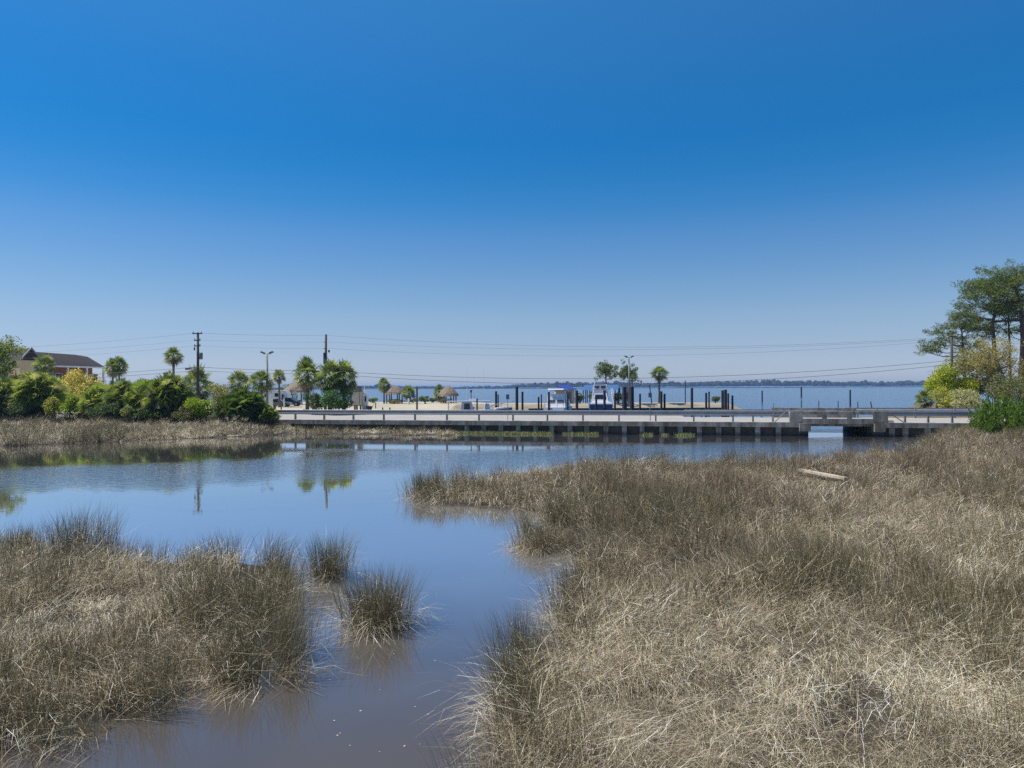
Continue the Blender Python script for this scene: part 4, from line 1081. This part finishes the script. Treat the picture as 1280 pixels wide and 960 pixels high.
# thatched huts
def hut(label, x, ytop, yeave, wpx, Z, sd):
    rg = random.Random(sd); base = px(x, Z, 1.0); r = wpx/F*Z/2
    zt = at(x, ytop, Z).z; zv = at(x, yeave, Z).z
    t = thing('thatched_hut', label, 'hut', base, 'open thatched huts on the sand')
    n = 14; b = MB(); rings = []
    for k, (rr, zz) in enumerate(((1.0,0),(.93,.16),(.70,.50),(.42,.80),(.14,1.0))):
        rings.append([base + Vector((math.cos(6.283*i/n)*r*rr*rg.uniform(.94,1.06), math.sin(6.283*i/n)*r*rr*rg.uniform(.94,1.06), zv-1.0 + (zt-zv)*zz + rg.uniform(-.07,.07) - (.12*(i%2) if k == 0 else 0))) for i in range(n)])
    b.loft(rings)
    # shaggy fringe
    for i in range(110):
        a = rg.uniform(0,6.283); rr = r*rg.uniform(.55,1.03); k = 1-rr/r
        p = base + Vector((math.cos(a)*rr, math.sin(a)*rr, zv-1.0+(zt-zv)*max(0,k)*1.05+.06)); o = Vector((math.cos(a),math.sin(a),0)); sd_ = Vector((-math.sin(a),math.cos(a),0))*.12
        b.add([p-sd_, p+sd_, p+o*.25+sd_-Vector((0,0,.32)), p+o*.25-sd_-Vector((0,0,.32))], [(0,1,2,3)])
    b.build('thatch_roof', M['thatch'], t)
    for i in range(6):
        a = i*1.047+.3; q = base + Vector((math.cos(a)*r*.74, math.sin(a)*r*.74, 0))
        MB().tube([q-Vector((0,0,.05)), q+Vector((0,0,zv-1.0+.3))], .11, 7).build('post', M['wood'], t)
    b = MB(); b.box(base+Vector((0,0,.74)), (r*.8,.8,.07))
    for sx_ in (-1,1): b.box(base+Vector((sx_*r*.3,0,.35)), (.12,.6,.70))
    b.build('picnic_table', M['wood'], t)
    return t
hut('open thatched hut behind the camper, left of the palm cluster', 370, 478, 490, 34, 122, 1)
hut('open thatched hut between the bright young palm and the short palm', 493, 482, 491.5, 26, 126, 2)
hut('rightmost open thatched hut beside the marina and the cabin boat', 560.5, 482.5, 494, 26, 128, 3)

# blue-roofed hut
cx_ = 706; Z = 119; base = px(cx_, Z, 1.0)
zt = at(707,480.8,Z).z; ze_ = at(707,487,Z).z; hw = 13.2/F*Z
t = thing('marina_hut', 'small cream hut with a bright blue hipped roof on the spit', 'hut', base)
b = MB(); b.add([base+Vector(p) for p in ((-hw*1.05,-1.9,ze_-1),(hw*1.1,-1.9,ze_-1),(hw*1.1,1.9,ze_-1),(-hw*1.05,1.9,ze_-1),(-.25,0,zt-1),(.3,0,zt-1))], [(3,2,1,0),(0,1,5,4),(1,2,5),(2,3,4,5),(3,0,4)])
rf = b.build('roof', M['blue_roof'], t)
w = MB().box(base+Vector((-.1,0,(ze_-1)/2)), (hw*1.75, 3.0, ze_-1-.01)).build('wall', M['cream'], t)
MB().box(base+Vector((hw*.98,-1.3,(ze_-1)/2)), (.32,.3,ze_-1.02)).build('corner_post', M['white'], t)
MB().box(base+Vector((hw*.3,-1.53,1.0)), (.85,.05,1.98)).build('door', M['greypaint'], w)
dw = MB().box(base+Vector((-hw*.45,-1.53,1.3)), (.8,.05,.7)).build('window', M['glass'], w)
# blue canopy
Z = 122; base = px(751, Z, 1.0); x0 = px(728,Z).x; x1 = px(775.5,Z).x; z0 = at(751,487,Z).z; z1 = at(751,481,Z).z
t = thing('blue_canopy', 'long bright blue canopy on slim posts behind the sport boat', 'canopy', base)
b = MB(); b.hexa([Vector(p) for p in ((x0,Z-2.2,z0-.05),(x1,Z-2.2,z0-.05),(x1,Z+2.2,z0-.05),(x0,Z+2.2,z0-.05),(x0+.5,Z-.3,z1),(x1-.5,Z-.3,z1),(x1-.5,Z+.3,z1),(x0+.5,Z+.3,z1))])
b.build('roof', M['sky_roof'], t)
for x in (730.5, 735.5, 752, 771):
    for yy in (-2.0, 2.0):
        q = px(x, Z); MB().tube([(q.x, Z+yy, .95),(q.x, Z+yy, z0)], .09, 7).build('post', M['navy'], t)
# closed umbrella
q = px(774, 116, 1.0); t = thing('closed_umbrella', 'closed navy umbrella beside the blue canopy right end', 'umbrella', q)
MB().tube([q, q+Vector((0,0,at(774,483,116).z-1))], .03, 6).build('pole', M['wood'], t)
zt = at(774,483.3,116).z-1; b = MB()
b.loft([[q+Vector((math.cos(i*.785)*r*(1+.2*(i%2)), math.sin(i*.785)*r*(1+.2*(i%2)), z)) for i in range(8)] for r, z in ((.13,zt-1.1),(.2,zt-.95),(.16,zt-.4),(.03,zt))])
b.build('canopy', M['navy_cloth'], t)

# camper trailer
Z = 112; base = px(346, Z, 1.0); f = local_frame(base, 0.03); hl = 15.5/F*Z
t = thing('camper_trailer', 'white camper trailer with small dark windows behind the floodlight pole', 'camper', base)
b = MB(); prof = [(-hl,.55),(-hl+.1,.45),(hl-.2,.45),(hl,.7),(hl-.05,2.0),(hl-.35,2.45),(-hl+.25,2.5),(-hl,2.2)]
b.loft([[f(a,c,z+1.0) for a,z in prof] for c in (-1.15,1.15)])
bd = b.build('body', M['white'], t)
for a, wd, z, hgt in ((-1.3,.55,1.65,.5),(.35,.7,1.75,.55),(1.25,.3,1.6,.5)):
    MB().box(f(a,-1.165,1.0+z), (wd,.03,hgt)).build('window', M['glass'], bd)
MB().box(f(.85,-1.162,1.0+1.4), (.06,.03,1.6)).build('door_trim', M['grey'], bd)
for a in (-.6,.15):
    w = MB().tube([f(a,-1.2,1.33),f(a,-.95,1.33)], .33, 14).build('wheel', M['rubber'], t)
    MB().tube([f(a,-1.215,1.33),f(a,-1.19,1.33)], .17, 10).build('rim', M['grey'], w)
def car(name, label, x, Z, L, hgt, m, ang, cat):
    base = px(x, Z, 1.0); f = local_frame(base, ang); t = thing(name, label, cat, base)
    k = hgt/1.7; h = L/2
    lo = [(-h,.45),(-h,.95),(-h*.92,1.02),(h*.55,1.02),(h*.95,.9),(h,.75),(h,.4),(-h,.38)]
    b = MB(); b.loft([[f(a,c*(1 if 0<abs(c)<.9 else .93),1.0+z*k) for a,z in lo] for c in (-.92,-.8,.8,.92)]); bd = b.build('body', m, t)
    cab = [(-h*.75,1.021),(-h*.62,1.62),(h*.12,1.68),(h*.48,1.021)]
    b = MB(); b.loft([[f(a,c,1.0+z*k) for a,z in cab] for c in (-.76,.76)]); cb = b.build('cabin', m, bd)
    gl = [(-h*.68,1.08),(-h*.58,1.55),(h*.09,1.60),(h*.38,1.08)]
    b = MB(); b.loft([[f(a,c,1.0+z*k) for a,z in gl] for c in (-.775,-.765)]); b.build('side_window', M['glass'], bd)
    for a in (-h*.62, h*.62):
        w = MB().tube([f(a,-.94,1.34),f(a,-.72,1.34)], .34, 14).build('wheel', M['rubber'], t)
        MB().tube([f(a,-.955,1.34),f(a,-.93,1.34)], .19, 10).build('rim', M['grey'], w)
        MB().tube([f(a,.72,1.34),f(a,.94,1.34)], .34, 14).build('wheel', M['rubber'], t)
    MB().box(f(h*.99,-.6,1.0+.72*k), (.06,.3,.14), ang).build('headlight', M['white'], bd)
car('parked_car', 'dark grey car parked in front of the white camper', 347.5, 106, 3.9, 1.25, M['greypaint'], .05, 'car')
car('parked_car', 'dark green car parked right of the white camper under the thatched hut', 362, 110, 3.6, 1.35, M['carpaint'], .1, 'car')
# white blank board at the left of the lot
q = px(335.5, 92, 1.0); t = thing('white_board', 'blank white board standing between the floodlight pole and the big palmetto', 'board', q)
MB().box(q+Vector((0,0,.85)), (1.15,.06,1.35)).build('panel', M['white'], t)
for sg in (-1,1): MB().box(q+Vector((sg*.4,.06,.45)), (.07,.055,.9)).build('post', M['wood'], t)
woodpost('white_marker', 'small white upright marker between the two parked cars', 355, 498, 504, 104, .13, 'white')
# waste bin under hut
q = px(373, 116, 1.0); t = thing('waste_bin', 'small dark bin under the thatched hut behind the camper', 'bin', q)
MB().tube([q, q+Vector((0,0,.8))], [.24,.28], 10).build('body', M['dark'], t); MB().tube([q+Vector((0,0,.8)), q+Vector((0,0,.9))], [.29,.15], 10).build('lid', M['dark'], t)
# beige shed raised on blocks
Z = 88; q = px(448, Z, 1.0); x0 = px(441,Z).x; x1 = px(453.3,Z).x; zb = at(447,506.3,Z).z; zt = at(447,489.6,Z).z
t = thing('raised_shed', 'beige box shed raised on short brown blocks right of the palm cluster', 'shed', q)
bd = MB().hexa([Vector(p) for p in ((x0+.2,Z-.8,zb),(x1,Z-.8,zb),(x1,Z+.8,zb),(x0+.2,Z+.8,zb),(x0,Z-.8,zt-.12),(x1,Z-.8,zt),(x1,Z+.8,zt),(x0,Z+.8,zt-.12))]).build('body', M['beige'], t)
MB().box(((x0+x1)/2+.38, Z-.815, (zb+zt)/2), (.05,.02,zt-zb-.1)).build('seam_post', M['rust'], bd)
MB().box((x1-.28, Z-.2, zt+.36), (.55,.9,.70)).build('roof_unit', M['greypaint'], bd)
MB().box(((x0+x1)/2, Z, zb-.04), (x1-x0-.2,1.5,.07)).build('skid', M['dark'], t)
for x in (x0+.35, (x0+x1)/2, x1-.15):
    MB().box((x, Z-.5, 1.0+(zb-.08-1)/2), (.18,.25,zb-1.08)).build('block', M['rust'], t)
q = px(456.5, 88.5, 1.0); t = thing('ice_locker', 'tall pale blue-white locker against the right side of the beige shed', 'locker', q)
zt2 = at(456,492,88).z-1
MB().box(q+Vector((0,0,zt2/2)), (.62,.8,zt2)).build('body', M['white'], t); MB().box(q+Vector((.12,-.42,zt2*.68)), (.2,.03,zt2*.32)).build('panel', M['navy'], t)
MB().tube([q+Vector((-.1,0,zt2)), q+Vector((-.1,0,zt2+.95))], .05, 6).build('vent_pipe', M['white'], t)
q = px(461.5, 87, 1.0); t = thing('boat_cart', 'small dark two-wheeled cart beside the pale locker', 'cart', q)
MB().hexa([q+Vector(p) for p in ((-.3,-.25,.25),(.3,-.25,.25),(.3,.25,.25),(-.3,.25,.25),(-.4,-.3,.6),(.38,-.3,.55),(.38,.3,.55),(-.4,.3,.6))]).build('tub', M['dark'], t)
for yy in (-.32,.32): MB().tube([q+Vector((.05,yy-.03,.2)),q+Vector((.05,yy+.03,.2))], .2, 12).build('wheel', M['rubber'], t)
MB().tube([q+Vector((.35,0,.5)),q+Vector((.62,0,.75))], .025, 6).build('handle', M['dark'], t)

# =================================================================== BOATS
def hull(f, L, B, fb, draft=.35, stern=.92, flare=1.0, sheer=.45):
    """f(a,c,z): a along the boat (0 stern .. L bow). returns lofted hull mesh builder"""
    b = MB(); rings = []
    for u in (0,.15,.35,.55,.72,.86,.95,1.0):
        w = B/2*(stern if u < .4 else 1)*(1-max(0,(u-.45)/.55)**2.3*.985) if u > 0 else B/2*stern
        z = fb*(1 + sheer*max(0,u-.3)**1.5)
        rk = L*u + (.35*max(0,(u-.8)/.2) if u > .8 else 0)
        ch = w*(.86 - .3*max(0,u-.5))
        rings.append([f(rk,-w*flare,z), f(rk-.02,-ch,.12), f(rk-.35*u**4,-ch*.5,-draft*(1-u**3)), f(rk-.4*u**4,0,-draft*1.1*(1-u**4)), f(rk-.35*u**4,ch*.5,-draft*(1-u**3)), f(rk-.02,ch,.12), f(rk,w*flare,z)])
    b.loft(rings)
    return b
def boat_part(t, f, name, m, *bx, parent=None):
    b = MB()
    for q in bx: fbox(b, f, *q)
    return b.build(name, m, parent or t)
# 1 white pilothouse boat, broadside, bow to the right
Z = 80; o0 = px(556, Z); f = local_frame((o0.x, o0.y), .05)
t = thing('cabin_boat', 'white cabin boat with a flat hardtop and dark windows moored left in the marina', 'boat', f(2.6,0,0))
h = hull(f, 5.6, 2.2, .85).build('hull', M['gel'], t)
cb = MB().hexa([f(1.75,-.85,.8),f(3.4,-.85,.8),f(3.4,.85,.8),f(1.75,.85,.8),f(1.9,-.8,2.15),f(3.0,-.8,2.15),f(3.0,.8,2.15),f(1.9,.8,2.15)]).build('cabin', M['gel'], t)
MB().hexa([f(2.15,-.875,1.35),f(2.85,-.875,1.35),f(2.85,-.84,1.35),f(2.15,-.84,1.35),f(2.2,-.845,2.0),f(2.78,-.845,2.0),f(2.78,-.81,2.0),f(2.2,-.81,2.0)]).build('window', M['glass'], cb)
boat_part(t, f, 'hardtop', M['gel'], (.2,5.1,-1.0,1.0,2.17,2.27))
for a in (.4, 4.7):
    for c in (-.9,.9): MB().tube([f(a,c,.8),f(a,c,2.17)], .03, 6).build('roof_post', M['steel'], t)
boat_part(t, f, 'console_box', M['gel'], (2.7,3.6,-.4,.4,2.272,2.5))
MB().tube([f(2.95,0,2.5),f(2.95,0,3.3)], .05, 6).build('radar_mast', M['dark'], t); MB().tube([f(2.95,0,3.22),f(2.95,0,3.5)], [.1,.13], 8).build('radar_dome', M['dark'], t)
MB().tube([f(3.3,-.2,2.5),f(3.35,-.2,2.95),f(3.7,-.2,2.95)], .03, 6).build('light_bar', M['steel'], t)
for a in (2.5, 4.35): MB().tube([f(a,-.9,2.2),f(a+.03,-.9,at(584,459,80).z)], [.028,.008], 5).build('outrigger', M['white'], t)
boat_part(t, f, 'outboard', M['dark'], (-.35,.05,-.25,.25,.35,1.15))
# 2 blue open boat, bow to the right
Z = 83; o0 = px(592, Z); f = local_frame((o0.x, o0.y), .12)
fo = f; f = lambda a,c,z: fo(a,c,z+.32 if z > .5 else z)
t = thing('open_boat', 'blue-hulled open boat with white gunwale and raised bow rail right of the cabin boat', 'boat', f(2.4,0,0))
hull(f, 4.2, 1.9, .75, sheer=.85).build('hull', M['blue_hull'], t)
g = MB()
for sg in (-1,1):
    g.tube([f(0,sg*.88,.80),f(1.6,sg*.95,.86),f(2.7,sg*.86,1.02),f(3.6,sg*.45,1.14),f(4.5,0,1.22)], .04, 6)
g.build('gunwale', M['gel'], t)
g = MB()
for sg in (-1,1):
    g.tube([f(1.3,sg*.85,1.1),f(2.6,sg*.8,1.45),f(4.85,0,1.85)], .028, 6)
    for a,z in ((1.3,1.12),(2.2,1.35),(3.2,1.55)): g.tube([f(a,sg*.8*(1.3-a*.15),.85+.1*a),f(a,sg*.8,z)], .022, 5)
g.build('bow_rail', M['steel'], t)
MB().hexa([f(1.2,-.45,.6),f(2.0,-.45,.6),f(2.0,.45,.6),f(1.2,.45,.6),f(1.3,-.4,1.55),f(1.75,-.4,1.6),f(1.75,.4,1.6),f(1.3,.4,1.55)]).build('console', M['gel'], t)
MB().hexa([f(2.4,-.7,.85),f(4.2,-.1,1.2),f(4.2,.1,1.2),f(2.4,.7,.85),f(2.5,-.6,1.02),f(4.1,-.08,1.28),f(4.1,.08,1.28),f(2.5,.6,1.02)]).build('foredeck', M['gel'], t)
boat_part(t, f, 'outboard', M['dark'], (-.35,.05,-.22,.22,.3,1.2))
# 3 white cruiser, stern quarter towards the camera
Z = 82; o0 = px(692, Z-1.0); f = local_frame((o0.x, o0.y), rad(72))
fc = f; f = lambda a,c,z: fc(a,c,z+.48 if z > .5 else z)
t = thing('cabin_cruiser', 'bulky white cabin cruiser with a swept arch in front of the blue-roofed hut', 'boat', f(3,0,0))
hull(f, 6.5, 2.7, 1.0).build('hull', M['gel'], t)
cb = MB().hexa([f(.9,-1.15,.95),f(4.6,-1.0,.95),f(4.6,1.0,.95),f(.9,1.15,.95),f(1.1,-1.0,2.05),f(3.6,-.85,2.05),f(3.6,.85,2.05),f(1.1,1.0,2.05)]).build('cabin', M['gel'], t)
boat_part(t, f, 'window', M['glass'], (.985,1.03,-.95,-.15,1.35,1.8), (.985,1.03,.1,.9,1.35,1.8), parent=cb)
MB().hexa([f(1.2,-1.125,1.35),f(3.4,-1.03,1.35),f(3.4,-.95,1.35),f(1.2,-1.0,1.35),f(1.25,-1.05,1.8),f(3.2,-.95,1.8),f(3.2,-.9,1.8),f(1.25,-.95,1.8)]).build('side_window', M['glass'], cb)
boat_part(t, f, 'flybridge', M['gel'], (1.2,3.0,-.95,.95,2.06,2.5))
a = MB()
a.tube([f(1.3,1.1,1.0),f(1.5,1.05,2.5),f(1.7,.9,3.0),f(1.7,-.9,3.0),f(1.5,-1.05,2.5),f(1.3,-1.1,1.0)], .07, 7); a.build('arch', M['gel'], t)
MB().hexa([f(.9,-.95,3.02),f(2.9,-.95,3.02),f(2.9,.95,3.02),f(.9,.95,3.02),f(1.0,-.9,3.12),f(2.8,-.9,3.12),f(2.8,.9,3.12),f(1.0,.9,3.12)]).build('bimini_top', M['gel'], t)
MB().hexa([f(-.6,-1.2,.28),f(0,-1.2,.28),f(0,1.2,.28),f(-.6,1.2,.28),f(-.6,-1.2,.36),f(0,-1.2,.36),f(0,1.2,.36),f(-.6,1.2,.36)]).build('swim_platform', M['gel'], t)
a = MB()
for c in (-1.1,-.4,.4,1.1): a.tube([f(.1,c,1.0),f(.1,c,1.6)], .025, 5)
a.tube([f(.1,-1.1,1.6),f(.1,1.1,1.6)], .028, 6); a.build('stern_rail', M['steel'], t)
boat_part(t, f, 'transom_door', M['grey'], (-.03,-.005,.2,.7,.45,.95))
# 4 sport fishing boat, stern towards the camera
Z = 82; o0 = px(751.5, Z); f = local_frame((o0.x, o0.y), rad(86))
fs = f; f = lambda a,c,z: fs(a,c,z+.58 if .6 < z < 3.5 else z)
t = thing('sport_boat', 'blue-hulled sport fishing boat with a white tower, stern to the road', 'boat', f(3.5,0,0))
hull(f, 7.6, 2.75, 1.22, stern=.97).build('hull', M['blue_hull'], t)
MB().hexa([f(.02,-1.3,1.2),f(7.2,-.3,1.55),f(7.2,.3,1.55),f(.02,1.3,1.2),f(.1,-1.22,1.42),f(7.0,-.2,1.68),f(7.0,.2,1.68),f(.1,1.22,1.42)]).build('deck', M['gel'], t)
cb = MB().hexa([f(1.6,-.95,1.42),f(4.6,-.8,1.5),f(4.6,.8,1.5),f(1.6,.95,1.42),f(1.9,-.75,2.5),f(3.8,-.6,2.4),f(3.8,.6,2.4),f(1.9,.75,2.5)]).build('cabin', M['gel'], t)
MB().hexa([f(1.68,-.7,1.75),f(1.72,-.7,1.75),f(1.72,.7,1.75),f(1.68,.7,1.75),f(1.82,-.6,2.3),f(1.86,-.6,2.3),f(1.86,.6,2.3),f(1.82,.6,2.3)]).build('window', M['glass'], cb)
boat_part(t, f, 'flybridge', M['gel'], (1.9,3.6,-.75,.75,2.51,2.9))
boat_part(t, f, 'helm_seat', M['rust'], (2.2,2.5,-.6,-.1,2.9,3.35), (2.2,2.5,.1,.6,2.9,3.35))
tw = MB(); zt = at(751,478,Z).z
for sg in (-1,1):
    for a0 in (1.9,3.5):
        tw.tube([f(a0,sg*.95,1.5),f(a0+.1 if a0 < 2 else a0-.1,sg*.75,3.4),f(2.3 if a0 < 2 else 3.1,sg*.55,zt)], .035, 6)
    tw.tube([f(2.1,sg*.8,3.0),f(3.3,sg*.8,3.0)], .028, 5); tw.tube([f(2.2,sg*.68,3.45),f(3.2,sg*.68,3.45)], .028, 5)
for z, w in ((3.0,.8),(3.45,.68)):
    for a0 in (2.1,3.3): tw.tube([f(a0,-w,z),f(a0,w,z)], .028, 5)
tw.build('tower', M['gel'], t)
boat_part(t, f, 'tower_platform', M['gel'], (2.2,3.2,-.6,.6,3.40,3.46)); boat_part(t, f, 'tower_top', M['gel'], (2.1,3.3,-.62,.62,zt,zt+.07))
MB().tube([f(2.0,-1.0,1.5),f(1.8,-1.15,3.1),f(1.4,-1.5,.9)], .03, 5).build('outrigger', M['gel'], t)
ld = MB()
for c in (-1.22,-1.42): ld.tube([f(1.5,c,3.0),f(.2,c-.25,.9)], .03, 5)
for k in range(9):
    u = k/8; p = f(1.5-1.3*u,-1.22-.25*u,3.0-2.1*u); q = f(1.5-1.3*u,-1.42-.25*u,3.0-2.1*u); ld.tube([p,q], .035, 5)
ld.build('boarding_ladder', M['gel'], t)

# =================================================================== FAR SHORE, AIR, SKY
rg = np.random.default_rng(77); b = MB()
def blob(c, r, hgt):
    n = 7; rings = []
    for k in range(4):
        el = (-.25 + k*.48); rr = math.cos(el); zz = math.sin(el)
        rings.append([(c[0]+math.cos(6.283*i/n+k*.4)*r*rr*rg.uniform(.8,1.2), c[1]+math.sin(6.283*i/n+k*.4)*r*rr*rg.uniform(.8,1.2), c[2]+zz*hgt*rg.uniform(.85,1.12)) for i in range(n)])
    b.loft(rings)
X = -2100.0
while X < 2000:
    xp = X/1950*F + 640
    tall = 9 + 9*float(sstep(560, 820, np.array([xp]))[0]) + 2.5*math.sin(X*.011) + 1.2*math.sin(X*.047)
    Y = 1950 + (120 if xp < 560 else 0)
    for r_ in range(3):
        w = rg.uniform(5,10); h = tall*rg.uniform(.62,1.0)*(1.25 if rg.random() < .06 else 1)
        blob((X+rg.uniform(-8,8), Y + r_*22 + rg.uniform(-8,8), h*.42), w, h*.6)
    X += rg.uniform(3.5,7)
M['woods'] = mat('far_woods', (0.030,0.036,0.022), .95, var=.45, scale=.05, c2=(0.016,0.02,0.013))
o = b.build('far_woods', M['woods']); tag(o, 'dark wooded far shore across the bay', 'woods', kind='stuff')
b = MB(); b.hexa([(-2300,1930,-1),(2300,1930,-1),(2300,2300,-1),(-2300,2300,-1),(-2300,1945,1.2),(2300,1945,1.2),(2300,2290,1.2),(-2300,2290,1.2)])
tag(b.build('far_shore_ground', M['woods']), kind='structure')
# air
m = bpy.data.materials.new('haze_air'); m.use_nodes = True; nt = m.node_tree; nt.nodes.clear()
pv = nt.nodes.new('ShaderNodeVolumePrincipled'); out = nt.nodes.new('ShaderNodeOutputMaterial')
pv.inputs['Color'].default_value = (0.34,0.58,1.0,1); pv.inputs['Density'].default_value = 0.00018; pv.inputs['Anisotropy'].default_value = 0.2
nt.links.new(pv.outputs[0], out.inputs['Volume'])
HZ = 7400
b = MB(); b.hexa([(-HZ,-400,-2.0),(HZ,-400,-2.0),(HZ,HZ,-2.0),(-HZ,HZ,-2.0),(-HZ,-400,24.5),(HZ,-400,24.5),(HZ,HZ,24.5),(-HZ,HZ,24.5)])
o = b.build('haze', m); tag(o, kind='stuff'); o['label'] = 'thin bluish sea haze over the bay'; o['category'] = 'haze'

SUN_EL, SUN_AZ = rad(61), rad(-84)          # azimuth from +Y towards +X
sd = Vector((math.sin(SUN_AZ)*math.cos(SUN_EL), math.cos(SUN_AZ)*math.cos(SUN_EL), math.sin(SUN_EL)))
L = bpy.data.lights.new('sun', 'SUN'); L.energy = 4.6; L.angle = rad(.53); L.color = (1.0,.955,.88)
lo = bpy.data.objects.new('sun', L); COL.objects.link(lo); lo.location = (0,0,60)
lo.rotation_euler = (-sd).to_track_quat('-Z','Y').to_euler()

w = bpy.data.worlds.new('World'); scene.world = w; w.use_nodes = True
nt = w.node_tree; N = nt.nodes; Lk = nt.links
bg = N['Background']
sky = N.new('ShaderNodeTexSky'); sky.sky_type = 'NISHITA'; sky.sun_disc = False
sky.sun_elevation = SUN_EL; sky.sun_rotation = SUN_AZ; sky.altitude = 0; sky.air_density = 1.0; sky.dust_density = 0.15; sky.ozone_density = 2.0
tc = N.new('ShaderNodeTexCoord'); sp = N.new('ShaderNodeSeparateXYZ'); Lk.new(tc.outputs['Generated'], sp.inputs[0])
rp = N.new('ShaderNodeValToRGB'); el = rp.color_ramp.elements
SKYRAMP = [(0.0, (0.493, 0.573, 0.878)), (0.0203, (0.493, 0.573, 0.878)), (0.0495, (0.501, 0.557, 0.786)), (0.0942, (0.519, 0.597, 0.75)), (0.1383, (0.446, 0.601, 0.768)), (0.2029, (0.311, 0.578, 0.822)), (0.2446, (0.168, 0.545, 0.84)), (0.285, (0.098, 0.528, 0.843)), (0.3239, (0.074, 0.525, 0.861)), (0.3793, (0.1, 0.563, 0.903)), (0.4309, (0.151, 0.62, 0.954)), (0.4747, (0.181, 0.681, 0.999)), (0.57, (0.7, 0.8, 0.92)), (0.74, (1.15, 1.1, 1.02))]  # last stops, above the view, brightened as added fill for the shadows
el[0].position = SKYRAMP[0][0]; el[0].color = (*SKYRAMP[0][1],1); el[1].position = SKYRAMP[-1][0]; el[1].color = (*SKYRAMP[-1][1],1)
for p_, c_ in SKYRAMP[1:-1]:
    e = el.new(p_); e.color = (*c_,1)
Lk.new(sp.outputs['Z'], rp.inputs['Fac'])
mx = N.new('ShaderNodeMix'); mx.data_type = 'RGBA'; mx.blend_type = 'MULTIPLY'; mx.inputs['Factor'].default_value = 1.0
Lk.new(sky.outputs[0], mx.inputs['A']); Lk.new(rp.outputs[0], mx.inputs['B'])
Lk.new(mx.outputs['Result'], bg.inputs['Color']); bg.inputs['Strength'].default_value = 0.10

# =================================================================== CAMERA AND RENDER
cam = bpy.data.cameras.new('camera'); co = bpy.data.objects.new('camera', cam); COL.objects.link(co)
cam.sensor_width = 36; cam.lens = F/1280*36; cam.clip_start = .1; cam.clip_end = 20000
pitch = math.atan(4/F)
co.matrix_world = Matrix.Translation((0,0,H)) @ Matrix.Rotation(math.pi/2 + pitch, 4, 'X') @ Matrix.Rotation(-.0045, 4, 'Z')
scene.camera = co
vs = scene.view_settings; vs.view_transform = 'Standard'; vs.look = 'None'; vs.exposure = 0.40; vs.gamma = 1; vs.use_curve_mapping = False
cy = scene.cycles; scene.render.engine = 'CYCLES'
cy.max_bounces = 6; cy.diffuse_bounces = 3; cy.glossy_bounces = 3; cy.transmission_bounces = 2; cy.volume_bounces = 0; cy.transparent_max_bounces = 4
cy.use_denoising = False; cy.use_adaptive_sampling = False; cy.caustics_reflective = False; cy.caustics_refractive = False
